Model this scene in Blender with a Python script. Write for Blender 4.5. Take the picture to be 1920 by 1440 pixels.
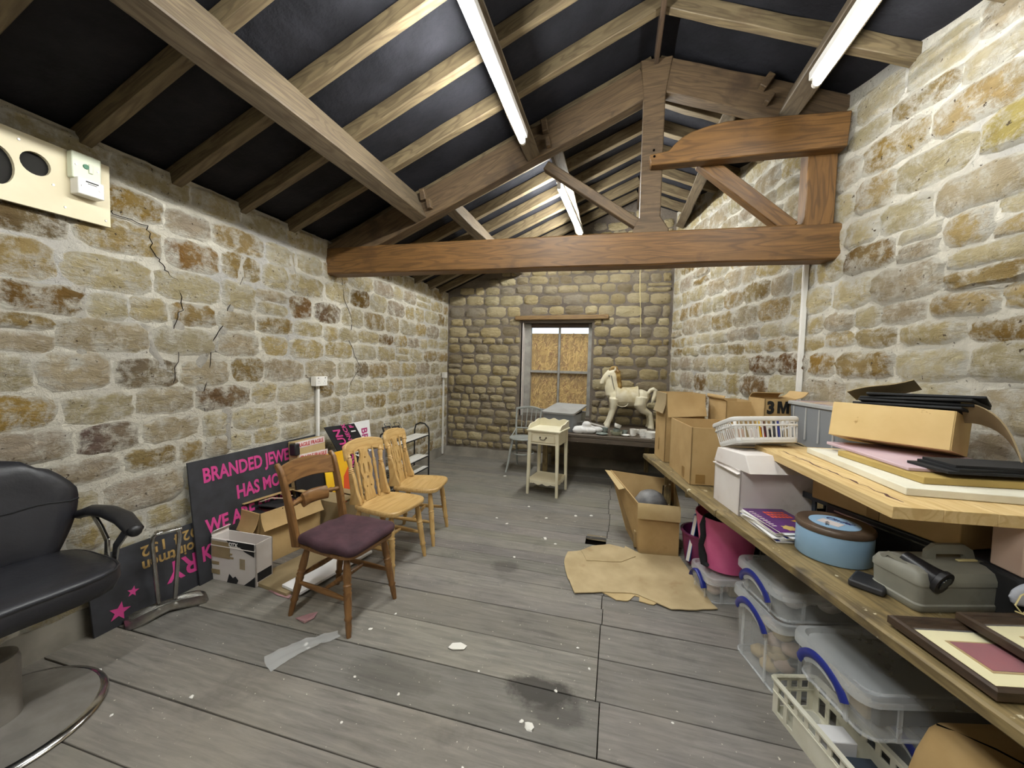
import bpy, bmesh, math, random
from mathutils import Vector, Matrix, noise
from math import radians as RAD, sin, cos, pi, sqrt, atan2, hypot
for o in list(bpy.data.objects): bpy.data.objects.remove(o)
random.seed(7)
SC = bpy.context.scene
COL = SC.collection

# ---------------------------------------------------------------- camera
cam_d = bpy.data.cameras.new('camera'); cam = bpy.data.objects.new('camera', cam_d); COL.objects.link(cam)
cam_d.sensor_fit = 'HORIZONTAL'; cam_d.sensor_width = 36.0; cam_d.lens = 737.67/1920*36
cam_d.clip_start = .02; cam_d.clip_end = 200
def cam_axes(yaw, pitch, roll):
    cy, sy, cp, sp, cr, sr = cos(yaw), sin(yaw), cos(pitch), sin(pitch), cos(roll), sin(roll)
    fw = Vector((-sy, cy, 0)); rt = Vector((cy, sy, 0)); up = Vector((0, 0, 1))
    f2 = fw*cp + up*sp; u2 = up*cp - fw*sp
    return rt*cr - u2*sr, u2*cr + rt*sr, f2
r_, u_, w_ = cam_axes(RAD(14.9276), RAD(-2.8846), RAD(-1.3770))
cam.matrix_world = Matrix(((r_.x, u_.x, -w_.x, 0), (r_.y, u_.y, -w_.y, 0), (r_.z, u_.z, -w_.z, 1.5), (0, 0, 0, 1)))
SC.camera = cam
# ---------------------------------------------------------------- world, exposure
wd = bpy.data.worlds.new('sky'); SC.world = wd; wd.use_nodes = True
bg = wd.node_tree.nodes['Background']; bg.inputs[0].default_value = (.72, .86, 1, 1); bg.inputs[1].default_value = 1.6
SC.view_settings.view_transform = 'Standard'; SC.view_settings.look = 'None'
SC.view_settings.gamma = 1; SC.view_settings.use_curve_mapping = False
SC.view_settings.exposure = .60
TUBE = 130.0          # radiance of the fluorescent tubes

# ---------------------------------------------------------------- helpers
def S(h):
    h = h.lstrip('#'); c = [int(h[i:i+2], 16)/255 for i in (0, 2, 4)]
    return tuple(x/12.92 if x < .04045 else ((x+.055)/1.055)**2.4 for x in c)
def C4(c): return (*(S(c) if isinstance(c, str) else c), 1)
MATS = {}
class NT:
    def __init__(s, name):
        s.m = bpy.data.materials.new(name); s.m.use_nodes = True
        s.t = s.m.node_tree; s.n = s.t.nodes; s.b = s.n['Principled BSDF']; s.tc = None
    def new(s, typ, **kw):
        n = s.n.new(typ)
        for k, v in kw.items(): setattr(n, k, v)
        return n
    def link(s, a, b): s.t.links.new(a, b)
    def coord(s, stretch=(1, 1, 1), world=False):
        if world: src = s.new('ShaderNodeNewGeometry').outputs['Position']
        else: src = s.new('ShaderNodeTexCoord').outputs['Object']
        if stretch == (1, 1, 1): return src
        mp = s.new('ShaderNodeMapping'); mp.inputs['Scale'].default_value = stretch
        s.link(src, mp.inputs['Vector']); return mp.outputs[0]
    def noise(s, vec, scale, detail=4, rough=.55, dist=0):
        n = s.new('ShaderNodeTexNoise'); n.inputs['Scale'].default_value = scale
        n.inputs['Detail'].default_value = detail; n.inputs['Roughness'].default_value = rough
        n.inputs['Distortion'].default_value = dist
        s.link(vec, n.inputs['Vector']); return n.outputs['Fac']
    def ramp(s, fac, lo, hi):
        r = s.new('ShaderNodeMapRange'); r.inputs[1].default_value = lo; r.inputs[2].default_value = hi
        s.link(fac, r.inputs[0]); return r.outputs[0]
    def mix(s, fac, a, b, mode='MIX'):
        m = s.new('ShaderNodeMix', data_type='RGBA', blend_type=mode)
        for sock, v in ((m.inputs[0], fac), (m.inputs[6], a), (m.inputs[7], b)):
            if hasattr(v, 'is_linked'): s.link(v, sock)
            elif isinstance(v, (int, float)): sock.default_value = v
            else: sock.default_value = v
        return m.outputs[2]
    def math(s, op, a, b=None):
        m = s.new('ShaderNodeMath', operation=op)
        for i, v in enumerate((a, b)):
            if v is None: continue
            if hasattr(v, 'is_linked'): s.link(v, m.inputs[i])
            else: m.inputs[i].default_value = v
        return m.outputs[0]
    def bump(s, h, strength=.3, dist=.01):
        b = s.new('ShaderNodeBump'); b.inputs['Strength'].default_value = strength; b.inputs['Distance'].default_value = dist
        s.link(h, b.inputs['Height']); s.link(b.outputs[0], s.b.inputs['Normal'])
def pm(name, c1, c2=None, scale=5, rough=.6, metal=0, bump=0, bscale=60, bdist=.003, stretch=(1, 1, 1), detail=4,
       lo=.35, hi=.65, spots=None, alpha=1, emit=0, spec=.5, dirt=None, trans=0, coat=0, world=False):
    k = NT(name); b = k.b
    b.inputs['Roughness'].default_value = rough; b.inputs['Metallic'].default_value = metal
    b.inputs['Alpha'].default_value = alpha; b.inputs['Specular IOR Level'].default_value = spec
    b.inputs['Transmission Weight'].default_value = trans; b.inputs['Coat Weight'].default_value = coat
    if c2 is None and not spots and not bump:
        b.inputs['Base Color'].default_value = C4(c1)
    else:
        v = k.coord(stretch, world)
        col = C4(c1)
        if c2 is not None: col = k.mix(k.ramp(k.noise(v, scale, detail), lo, hi), C4(c1), C4(c2))
        for sp in (spots or []):
            cc, sc, l, h = sp
            col = k.mix(k.ramp(k.noise(k.coord((1, 1, 1), world), sc, 5, .6), l, h), col, C4(cc))
        if hasattr(col, 'is_linked'): k.link(col, b.inputs['Base Color'])
        else: b.inputs['Base Color'].default_value = col
        if bump: k.bump(k.noise(v, bscale, 5, .6), bump, bdist)
    if emit:
        b.inputs['Emission Color'].default_value = C4(c1); b.inputs['Emission Strength'].default_value = emit
    MATS[name] = k.m; return k.m
def wood(name, c1, c2, axis=0, scale=3, ring=None, rough=.6, bump=.15, spots=None, tint=False):
    st = [14, 14, 14]; st[axis] = 1.2
    k = NT(name); b = k.b; v = k.coord(tuple(st))
    f = k.noise(v, scale, 6, .65, .6)
    col = k.mix(k.ramp(f, .3, .7), C4(c1), C4(c2))
    if ring:
        st2 = [7, 7, 7]; st2[axis] = .8
        n2 = k.noise(k.coord(tuple(st2)), 1.2, 2, .5, .3)
        w = k.math('SINE', k.math('MULTIPLY', n2, 70)); w = k.ramp(w, .2, 1)
        col = k.mix(k.math('MULTIPLY', w, .55), col, C4(ring))
    for cc, sc, l, h in (spots or []):
        col = k.mix(k.ramp(k.noise(k.coord(), sc, 5, .6), l, h), col, C4(cc))
    if tint:
        oi = k.new('ShaderNodeObjectInfo'); col = k.mix(1.0, col, oi.outputs['Color'], 'MULTIPLY')
    k.link(col, b.inputs['Base Color']); b.inputs['Roughness'].default_value = rough
    if bump: k.bump(f, bump, .004)
    MATS[name] = k.m; return k.m

class MB:
    def __init__(s): s.v = []; s.f = []
    def add(s, vs, fs, M=None):
        o = len(s.v)
        s.v += [tuple(M @ Vector(p)) if M else tuple(p) for p in vs]
        s.f += [tuple(i+o for i in f) for f in fs]; return s
    def box(s, c, d, M=None):
        x, y, z = c; a, b, e = d[0]/2, d[1]/2, d[2]/2
        return s.add([(x+i*a, y+j*b, z+k*e) for k in (-1, 1) for j in (-1, 1) for i in (-1, 1)],
            [(0, 2, 3, 1), (4, 5, 7, 6), (0, 1, 5, 4), (2, 6, 7, 3), (0, 4, 6, 2), (1, 3, 7, 5)], M)
    def hexa(s, p):  # 4 bottom ccw, 4 top ccw
        return s.add(p, [(3, 2, 1, 0), (4, 5, 6, 7), (0, 1, 5, 4), (1, 2, 6, 5), (2, 3, 7, 6), (3, 0, 4, 7)])
    def rings(s, R, cap=(True, True), close=False, M=None):
        n = len(R[0]); vs = [p for r in R for p in r]; fs = []
        m = len(R)
        for i in range(m if close else m-1):
            a, b = i*n, ((i+1) % m)*n
            for j in range(n): fs.append((a+j, a+(j+1) % n, b+(j+1) % n, b+j))
        if not close:
            if cap[0]: fs.append(tuple(range(n-1, -1, -1)))
            if cap[1]: fs.append(tuple(range((m-1)*n, m*n)))
        return s.add(vs, fs, M)
    def lathe(s, prof, n=20, M=None, cap=(True, True)):
        return s.rings([[(r*cos(2*pi*j/n), r*sin(2*pi*j/n), z) for j in range(n)] for r, z in prof], cap, M=M)
    def tube(s, pts, r, n=8, cap=True, close=False, flat=None, M=None):
        P = [Vector(p) for p in pts]; R = r if isinstance(r, (list, tuple)) else [r]*len(P)
        m = len(P); t0 = None; rings = []; nrm = None
        for i in range(m):
            if close: t = P[(i+1) % m]-P[i-1]
            else: t = P[min(i+1, m-1)]-P[max(i-1, 0)]
            t.normalize()
            if nrm is None:
                a = Vector((0, 0, 1)) if abs(t.z) < .9 else Vector((1, 0, 0))
                nrm = (a - t*a.dot(t)).normalized()
            else: nrm = (nrm - t*nrm.dot(t)).normalized()
            b = t.cross(nrm); fl = flat or (1, 1)
            rings.append([P[i]+nrm*(R[i]*fl[0]*cos(2*pi*j/n))+b*(R[i]*fl[1]*sin(2*pi*j/n)) for j in range(n)])
        return s.rings(rings, (cap, cap), close, M)
    def bar(s, pts, w, h, up=(0, 0, 1), M=None):  # rectangular sweep: w sideways, h along up
        P = [Vector(p) for p in pts]; m = len(P); rings = []; up = Vector(up)
        for i in range(m):
            t = (P[min(i+1, m-1)]-P[max(i-1, 0)]).normalized()
            u = (up - t*up.dot(t)).normalized(); b = t.cross(u)
            ww = w[i] if isinstance(w, (list, tuple)) else w; hh = h[i] if isinstance(h, (list, tuple)) else h
            rings.append([P[i]+b*(sx*ww/2)+u*(sy*hh/2) for sx, sy in ((-1, -1), (1, -1), (1, 1), (-1, 1))])
        return s.rings(rings, M=M)
    def turned(s, p0, p1, prof, n=10, M=None):  # lathe profile (t, r) along a line
        a, b = Vector(p0), Vector(p1)
        q = Vector((0, 0, 1)).rotation_difference((b-a).normalized()).to_matrix().to_4x4()
        L = (b-a).length; X = Matrix.Translation(a) @ q
        if M: X = M @ X
        return s.lathe([(r, t*L) for t, r in prof], n, X)
    def prism(s, poly, z0, z1, M=None):
        n = len(poly)
        return s.rings([[(x, y, z0) for x, y in poly], [(x, y, z1) for x, y in poly]], M=M)
    def sheet(s, fn, nu, nv, th=0, M=None):  # grid fn(u,v)->point, optional thickness along normal
        P = [[Vector(fn(i/nu, j/nv)) for j in range(nv+1)] for i in range(nu+1)]
        idx = lambda i, j: i*(nv+1)+j
        vs = [P[i][j] for i in range(nu+1) for j in range(nv+1)]
        fs = [(idx(i, j), idx(i+1, j), idx(i+1, j+1), idx(i, j+1)) for i in range(nu) for j in range(nv)]
        if th:
            N = []
            for i in range(nu+1):
                for j in range(nv+1):
                    du = P[min(i+1, nu)][j]-P[max(i-1, 0)][j]; dv = P[i][min(j+1, nv)]-P[i][max(j-1, 0)]
                    N.append(du.cross(dv).normalized())
            o = len(vs); vs = vs+[vs[k]-N[k]*th for k in range(o)]
            fs = fs+[tuple(k+o for k in reversed(f)) for f in fs]
            loop = [idx(i, 0) for i in range(nu+1)]+[idx(nu, j) for j in range(1, nv+1)]+[idx(i, nv) for i in range(nu-1, -1, -1)]+[idx(0, j) for j in range(nv-1, 0, -1)]
            for a, b in zip(loop, loop[1:]+loop[:1]): fs.append((b, a, a+o, b+o))
        return s.add(vs, fs, M)
    def plate(s, outer, holes, th, M=None):  # flat plate in local XY with holes, thickness along -Z..0
        bm = bmesh.new()
        for lp in [outer]+list(holes):
            vv = [bm.verts.new((x, y, 0)) for x, y in lp]
            for a, b in zip(vv, vv[1:]+vv[:1]): bm.edges.new((a, b))
        bmesh.ops.triangle_fill(bm, use_beauty=True, use_dissolve=False, edges=bm.edges[:])
        r = bmesh.ops.extrude_face_region(bm, geom=bm.faces[:])
        bmesh.ops.translate(bm, vec=(0, 0, -th), verts=[g for g in r['geom'] if isinstance(g, bmesh.types.BMVert)])
        bmesh.ops.recalc_face_normals(bm, faces=bm.faces[:])
        bm.verts.index_update()
        s.add([v.co.copy() for v in bm.verts], [tuple(v.index for v in f.verts) for f in bm.faces], M); bm.free(); return s
    def blob(s, c, r, n=10, m=6, M=None):
        rx, ry, rz = r if isinstance(r, (list, tuple)) else (r, r, r)
        R = []
        for i in range(m+1):
            a = pi*i/m; q = max(sin(a), .02)
            R.append([(c[0]+rx*q*cos(2*pi*j/n), c[1]+ry*q*sin(2*pi*j/n), c[2]-rz*cos(a)) for j in range(n)])
        return s.rings(R, M=M)
    def mesh(s, name, mat, smooth=None, fix=True):
        me = bpy.data.meshes.new(name); me.from_pydata(s.v, [], s.f)
        if fix:
            bm = bmesh.new(); bm.from_mesh(me); bmesh.ops.recalc_face_normals(bm, faces=bm.faces[:]); bm.to_mesh(me); bm.free()
        if mat: me.materials.append(MATS[mat] if isinstance(mat, str) else mat)
        if smooth is not None:
            me.polygons.foreach_set('use_smooth', [True]*len(me.polygons))
            if smooth < 180: me.set_sharp_from_angle(angle=RAD(smooth))
        me.update(); return me
    def build(s, name, mat, parent=None, smooth=35, bevel=0, seg=2, sub=0, M=None, label=None, remesh=0, smo=0, fix=True):
        o = bpy.data.objects.new(name, s.mesh(name, mat, smooth, fix)); COL.objects.link(o)
        if parent: o.parent = parent
        if M is not None: o.matrix_local = M
        if remesh:
            r = o.modifiers.new('r', 'REMESH'); r.mode = 'VOXEL'; r.voxel_size = remesh; r.use_smooth_shade = True
            if smo: q = o.modifiers.new('s', 'SMOOTH'); q.iterations = smo; q.factor = .5
        if bevel:
            b = o.modifiers.new('b', 'BEVEL'); b.width = bevel; b.segments = seg; b.limit_method = 'ANGLE'; b.angle_limit = RAD(40)
        if sub:
            q = o.modifiers.new('d', 'SUBSURF'); q.levels = q.render_levels = sub
        if label: o['label'] = label
        return o
def thing(name, label, cat, loc=(0, 0, 0), rz=0, group=None):
    o = bpy.data.objects.new(name, None); COL.objects.link(o); o.empty_display_size = .1
    o.location = loc; o.rotation_euler = (0, 0, RAD(rz)); o['label'] = label; o['category'] = cat
    if group: o['group'] = group
    return o
def tag(o, label, cat, group=None, loc=None, rz=None):
    o['label'] = label; o['category'] = cat
    if group: o['group'] = group
    if loc is not None: o.location = loc
    if rz is not None: o.rotation_euler = (0, 0, RAD(rz))
    return o
def struct(o): o['kind'] = 'structure'; return o
def dup(root, loc, rz, label, group=None):
    def cp(o, par):
        c = o.copy(); COL.objects.link(c); c.parent = par
        for ch in [x for x in COL.objects if x.parent == o]: cp(ch, c)
        return c
    r = cp(root, None); r.location = loc; r.rotation_euler = (0, 0, RAD(rz)); r['label'] = label
    if group: r['group'] = group
    return r
def fr(o, x, y):  # matrix from origin and two directions
    x = Vector(x).normalized(); y = Vector(y); z = x.cross(y).normalized(); y = z.cross(x)
    return Matrix(((x.x, y.x, z.x, o[0]), (x.y, y.y, z.y, o[1]), (x.z, y.z, z.z, o[2]), (0, 0, 0, 1)))
def beam(name, mat, parent, p0, p1, w, h, up=(0, 0, 1), bevel=.006, nx=1, wob=0, seed=0):
    """timber: own object, local X along its length"""
    p0, p1 = Vector(p0), Vector(p1); L = (p1-p0).length
    x = (p1-p0).normalized(); z = (Vector(up)-x*Vector(up).dot(x)).normalized(); y = z.cross(x)
    M = Matrix(((x.x, y.x, z.x, p0.x), (x.y, y.y, z.y, p0.y), (x.z, y.z, z.z, p0.z), (0, 0, 0, 1)))
    m = MB(); R = []
    nx = max(nx, 1)
    for i in range(nx+1):
        t = i/nx*L; rr = random.Random(seed*100+i)
        j = lambda: rr.uniform(-wob, wob)
        R.append([(t, sy*w/2+j(), sz*h/2+j()) for sy, sz in ((-1, -1), (1, -1), (1, 1), (-1, 1))])
    m.rings(R)
    return m.build(name, mat, parent, bevel=bevel, seg=1, M=M)
def text(name, body, size, mat, parent, M, ext=.0008, bold=0, xs=1.0, align='LEFT', shear=0, sp=1.0):
    cu = bpy.data.curves.new('t', 'FONT'); cu.body = body; cu.size = size; cu.extrude = ext; cu.offset = bold
    cu.align_x = align; cu.shear = shear; cu.resolution_u = 3; cu.space_character = sp
    ob = bpy.data.objects.new('t', cu); COL.objects.link(ob)
    dg = bpy.context.evaluated_depsgraph_get()
    me = bpy.data.meshes.new_from_object(ob.evaluated_get(dg)); bpy.data.objects.remove(ob)
    me.materials.clear(); me.materials.append(MATS[mat])
    o = bpy.data.objects.new(name, me); COL.objects.link(o); o.parent = parent
    me.transform(M @ Matrix.Diagonal((xs, 1, 1, 1))); return o
def star(r, n=5, a0=0, k=.42):
    return [((r if i % 2 == 0 else r*k)*sin(a0+pi*i/n), (r if i % 2 == 0 else r*k)*cos(a0+pi*i/n)) for i in range(2*n)]
def rrect(sx, sy, r, n=4):
    out = []
    for cx, cy, a0 in ((sx/2-r, sy/2-r, 0), (-sx/2+r, sy/2-r, 90), (-sx/2+r, -sy/2+r, 180), (sx/2-r, -sy/2+r, 270)):
        for i in range(n+1):
            a = RAD(a0+90*i/n); out.append((cx+r*cos(a), cy+r*sin(a)))
    return out
T = Matrix.Translation
def RX(a): return Matrix.Rotation(RAD(a), 4, 'X')
def RY(a): return Matrix.Rotation(RAD(a), 4, 'Y')
def RZ(a): return Matrix.Rotation(RAD(a), 4, 'Z')
# ---------------------------------------------------------------- materials
def stone_mat(name, smear, lo, hi, bump=.55):
    k = NT(name); p = k.coord(world=True)
    oi = k.new('ShaderNodeObjectInfo')
    n1 = k.noise(p, 9, 6, .65, .15); n2 = k.noise(p, 3.2, 3, .5)
    base = k.mix(k.ramp(n1, .3, .72), k.mix(1., oi.outputs['Color'], C4((.74, .69, .60)), 'MULTIPLY'), oi.outputs['Color'])
    base = k.mix(k.math('MULTIPLY', k.ramp(n2, .45, .75), .45), base, C4('#cdbd92'))
    at = k.new('ShaderNodeAttribute', attribute_name='edge')
    sm = k.ramp(k.math('ADD', k.noise(p, 10, 8, .78, .25), k.math('MULTIPLY', at.outputs['Fac'], .22)), lo, hi)
    base = k.mix(sm, base, C4(smear))
    pits = k.ramp(k.noise(p, 38, 3, .6), .66, .72)
    base = k.mix(pits, base, C4((.12, .085, .05)))
    k.link(base, k.b.inputs['Base Color']); k.b.inputs['Roughness'].default_value = .92; k.b.inputs['Specular IOR Level'].default_value = .2
    st = k.noise(k.coord((1, 1, 2.2), True), 11, 9, .74, .5)
    k.bump(st, bump, .065); MATS[name] = k.m
def mortar_mat(name, c1, c2, c3, bump=.5):
    k = NT(name); p = k.coord(world=True)
    col = k.mix(k.ramp(k.noise(p, 3.5, 6, .7), .35, .65), C4(c1), C4(c2))
    col = k.mix(k.ramp(k.noise(p, 1.3, 3, .5), .52, .66), col, C4(c3))
    col = k.mix(k.ramp(k.noise(p, 45, 3, .6), .64, .72), col, C4((.14, .12, .09)))
    k.link(col, k.b.inputs['Base Color']); k.b.inputs['Roughness'].default_value = .95; k.b.inputs['Specular IOR Level'].default_value = .15
    k.bump(k.noise(p, 26, 8, .75, .6), bump, .03); MATS[name] = k.m
stone_mat('stone_side', '#e0dacb', .50, .66, 1.0)
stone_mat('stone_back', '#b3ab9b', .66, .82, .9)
mortar_mat('mortar_side', '#e0dacb', '#cfc8b8', '#c2beb7', .9)
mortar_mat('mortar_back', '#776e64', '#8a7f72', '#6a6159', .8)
mortar_mat('cement_pale', '#bdb7ac', '#aea99f', '#c9c2b4', .9)
pm('cement', '#8a8479', '#6f6a61', 4, .95, bump=.4, bscale=40, world=True, spec=.2)
pm('crack', '#1c1712', rough=1, spec=0)
# floor
k = NT('floor_plank'); p = k.coord((1.1, 11, 11)); oi = k.new('ShaderNodeObjectInfo'); pw = k.coord()
g = k.noise(p, 3.2, 7, .7, .5)
col = k.mix(k.ramp(g, .28, .72), C4('#605d58'), C4('#8c8881'))
col = k.mix(k.math('MULTIPLY', k.ramp(k.noise(pw, 1.6, 4, .6), .42, .68), .5), col, C4('#8e887c'))
col = k.mix(k.math('MULTIPLY', k.ramp(k.noise(pw, 2.6, 5, .65), .57, .72), .6), col, C4('#56534e'))
col = k.mix(1., col, oi.outputs['Color'], 'MULTIPLY')
def patch(col, c, centre, rx, ry, amt, lo=.15):
    mp = k.new('ShaderNodeMapping'); mp.inputs['Location'].default_value = (-centre[0]/rx, -centre[1]/ry, 0); mp.inputs['Scale'].default_value = (1/rx, 1/ry, 1)
    k.link(pw, mp.inputs[0]); ln = k.new('ShaderNodeVectorMath', operation='LENGTH'); k.link(mp.outputs[0], ln.inputs[0])
    nz = k.noise(pw, 11, 5, .7)
    f = k.math('SUBTRACT', k.math('ADD', nz, .45), ln.outputs['Value']); f = k.math('MULTIPLY', k.ramp(f, 0, .35), amt)
    return k.mix(f, col, C4(c))
col = patch(col, '#3a3733', (-.29, 1.72), .20, .10, .85)
col = patch(col, '#44413d', (-.2, 1.62), .16, .07, .6)
col = patch(col, '#4b4742', (-.75, 2.75), .12, .1, .6)
col = patch(col, '#4a4742', (-1.0, 1.6), .3, .12, .35)
wm = k.ramp(k.noise(pw, 6.5, 7, .75), .66, .70)
mp = k.new('ShaderNodeMapping'); mp.inputs['Location'].default_value = (.55, -4.0/1.0, 0); mp.inputs['Scale'].default_value = (1/1.0, 1/1.0, 1)
k.link(pw, mp.inputs[0]); ln = k.new('ShaderNodeVectorMath', operation='LENGTH'); k.link(mp.outputs[0], ln.inputs[0])
wm = k.math('MULTIPLY', wm, k.ramp(ln.outputs['Value'], 1.5, .3))
col = k.mix(wm, col, C4('#d8d3c8'))
col = k.mix(k.ramp(k.noise(pw, 60, 2, .5), .72, .75), col, C4('#c9c2b2'))
k.link(col, k.b.inputs['Base Color']); k.b.inputs['Roughness'].default_value = .72; k.b.inputs['Specular IOR Level'].default_value = .3
k.bump(g, .35, .004); MATS['floor_plank'] = k.m
pm('void', '#0c0a08', rough=1, spec=0)
# roof
pm('felt', '#1a1a1e', '#28282d', 3, .8, bump=.5, bscale=5, bdist=.04, world=True, spec=.2)
wood('rafter', '#5c4f3b', '#837355', 0, 3, ring='#4d402d', spots=[('#5b4a36', 3, .6, .75)])
wood('purlin', '#4d4234', '#6e604b', 0, 3, ring='#403526', spots=[('#4d3e2d', 2.5, .58, .75)])
wood('truss', '#5d4222', '#805c32', 0, 2.4, ring='#48311a', rough=.5, spots=[('#4a331f', 3, .6, .8)])
wood('truss_old', '#4a3a29', '#6b573d', 0, 3, ring='#3b2d1f', spots=[('#3d2e21', 3, .58, .75)])
wood('ridge', '#3a2e24', '#5d4a38', 0, 3)
# wood furniture
for i, a in enumerate('xyz'):
    wood('pine_'+a, '#b8945a', '#cbaa73', i, 2.2, ring='#a98448', rough=.42, bump=.05)
    wood('oak_'+a, '#6b4a28', '#886239', i, 2.2, ring='#58391c', rough=.38, bump=.05)
    wood('bench_'+a, '#695939', '#907d53', i, 3, ring='#54452a', spots=[('#473c2b', 5, .52, .68), ('#d8cfb2', 15, .64, .68)])
    wood('board_'+a, '#c6a870', '#d9bf8c', i, 2, ring='#b8955d', spots=[('#5c3a33', 3.2, .63, .7)])
wood('lintel', '#74583a', '#917649', 0, 3, ring='#64492c')
wood('bench_dark', '#4a4034', '#63574a', 0, 3, ring='#3c332a', spots=[('#8a8070', 12, .66, .72)])
wood('plank_grey', '#6b6252', '#8c8270', 1, 3)
# generic
pm('cream_paint', '#e4dec6', '#d9d1b4', 5, .5, bump=.05, bscale=30)
pm('grey_paint', '#8f9390', '#a9aca6', 10, .55)
pm('window_paint', '#a7a49c', '#8d8a84', 12, .7, bump=.3, bscale=40)
pm('white_plastic', '#e6e4df', '#dcd9d2', 6, .4)
pm('cream_board', '#d8cdaf', '#cfc3a3', 4, .55)
pm('light_green_plastic', '#d4d8c0', rough=.45)
pm('green_dot', '#2f6a4c', rough=.5)
pm('brass', '#a48a54', rough=.35, metal=1)
pm('dark_hole', '#1b1916', rough=.9)
pm('black_vinyl', '#1a1a1f', '#242429', 4, .42, bump=.25, bscale=14, bdist=.01)
pm('black_plastic', '#161619', '#202024', 8, .42)
pm('black_matte', '#121214', '#1e1e20', 6, .8)
pm('chrome', '#c9c9c9', '#b5b3ae', 20, .16, 1)
pm('base_steel', '#928d86', '#807b75', 10, .4, .35)
pm('dull_chrome', '#b3b1ab', '#8f8c86', 14, .32, 1)
pm('sign_black', '#26272a', '#33343a', 9, .6, spots=[('#5a5a5c', 6, .68, .74)])
pm('pink_letter', '#c43f83', rough=.55)
pm('gold_letter', '#b8975a', '#8d7243', 30, .5)
pm('white_letter', '#e9e6e2', rough=.6)
pm('navy_letter', '#23235c', rough=.6)
pm('magenta_letter', '#a3326b', rough=.6)
pm('red_letter', '#b5383a', rough=.6)
pm('orange_letter', '#d9542c', rough=.5)
pm('black_letter', '#151412', rough=.6)
pm('white_board', '#e7e6e6', '#d9d8d8', 5, .6)
pm('cardboard', '#a98b5b', '#b59868', 6, .8, bump=.15, bscale=20, spots=[('#8d6c3d', 3, .62, .8)])
pm('cardboard_light', '#bda679', '#ae9668', 5, .8, bump=.15, bscale=20, spots=[('#9d8050', 4, .62, .8)])
pm('cardboard_dull', '#8f7d5c', '#a08d6a', 5, .8, bump=.1, bscale=20)
pm('cardboard_inside', '#86704a', '#957e57', 5, .85)
pm('cardboard_pale', '#d8bb83', '#ccad73', 4, .7, bump=.2, bscale=15, spots=[('#a8854c', 14, .68, .72)])
pm('white_card', '#d9d3ce', '#cfc6c0', 4, .7, bump=.12, bscale=12, spots=[('#b6a79f', 4, .62, .8)])
pm('pinkish_card', '#b79d8c', '#c4ac9b', 4, .75)
pm('kraft_paper', '#b9a57e', '#a8946d', 5, .8, bump=.4, bscale=9, bdist=.01, spots=[('#9a8058', 6, .6, .75)])
pm('tape_brown', '#8d6d3d', rough=.35)
pm('tape_white', '#e5dcda', '#cdbcb8', 12, .4)
pm('purple_cloth', '#382129', '#4d3038', 8, .85, bump=.35, bscale=120, spots=[('#5d4148', 4, .58, .75)])
pm('dark_red', '#4a1f20', rough=.6)
pm('yellow_print', '#e3a21a', '#efc72c', 3, .45)
pm('clear_plastic', (.80, .82, .81), rough=.28, alpha=.17, spec=.5)
pm('lid_plastic', (.78, .80, .80), (.70, .72, .73), 4, .35, alpha=.30, bump=.1, bscale=25)
pm('blue_plastic', '#18267a', rough=.35)
pm('bright_blue', '#2f63b4', '#3a70c0', 6, .45)
pm('pink_rubber', '#d05a8c', '#d96a98', 7, .5, spots=[('#d587a6', 10, .68, .74)])
pm('purple_plastic', '#6d2350', rough=.45)
pm('grey_plastic', '#a7a8a6', '#9c9c9a', 5, .45)
pm('smoke_plastic', (.32, .34, .36), rough=.25, alpha=.62)
pm('basket_plastic', '#cfcdc9', rough=.45)
pm('crate_plastic', '#d9d6c6', '#c9c5b1', 6, .6, spots=[('#7d775f', 6, .62, .75)])
pm('tin_blue', '#90b4d1', '#9abddc', 5, .38)
pm('tin_brown', '#4c3d31', '#5d4c3d', 9, .42)
pm('tool_grey', '#77756a', '#868478', 5, .55, spots=[('#5b5346', 3.4, .6, .75)])
pm('wallet', '#1d1d20', '#2a2a2d', 9, .5)
pm('white_cloth', '#e8e7e6', '#c9c8c6', 8, .9, bump=.3, bscale=18, bdist=.02)
pm('mask_cloth', '#b9bcc6', '#a4a8b4', 8, .9)
pm('elastic', '#cfc08a', rough=.7)
pm('china_white', '#eceae4', rough=.22, coat=.3)
pm('china_grey', '#8d9690', '#7a837d', 12, .25)
pm('china_green', '#a9ab95', '#98997f', 10, .3)
pm('horse_paint', '#ebe4cd', '#dcd3b5', 6, .32, spots=[('#b9ac86', 5, .62, .8)])
pm('horse_mane', '#7a5a26', '#b79a5c', 16, .4, lo=.45, hi=.65)
pm('saddle_paint', '#e2dac4', '#c7b98f', 10, .35)
pm('osb', '#a7823c', '#c7a253', 14, .75, stretch=(1, 1, .35), detail=2, lo=.4, hi=.6, bump=.2, bscale=30)
pm('osb_flake', '#e3bd6c', rough=.75); pm('osb_flake_dark', '#8f6122', rough=.75)
pm('frame_wood', '#2e2219', '#463729', 12, .4, stretch=(1, 8, 8))
pm('mount', '#ddd3a6', rough=.8)
pm('mat_gold', '#a88a4e', rough=.5)
pm('mat_red', '#8d3a3f', '#7c3136', 6, .75)
pm('white_canvas', '#e3dfcd', '#d6d1bd', 5, .8)
pm('gold_canvas', '#a78d4e', '#b89d5b', 5, .7)
pm('pink_canvas', '#c9b0b6', '#bfa4ac', 5, .8)
pm('paper', '#e3e0d8', rough=.8)
pm('plastic_film', (.85, .86, .86), rough=.25, alpha=.35)
pm('pink_scrap', '#9d7478', '#ab8587', 9, .8)
pm('mag_purple', '#4b1f5c', '#5c2a6e', 7, .3)
pm('mag_yellow', '#e0b52a', rough=.4)
pm('mag_blue', '#2a3f9b', rough=.4)
pm('blue_grey_plastic', '#2f3740', '#3a424c', 6, .4)
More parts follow.
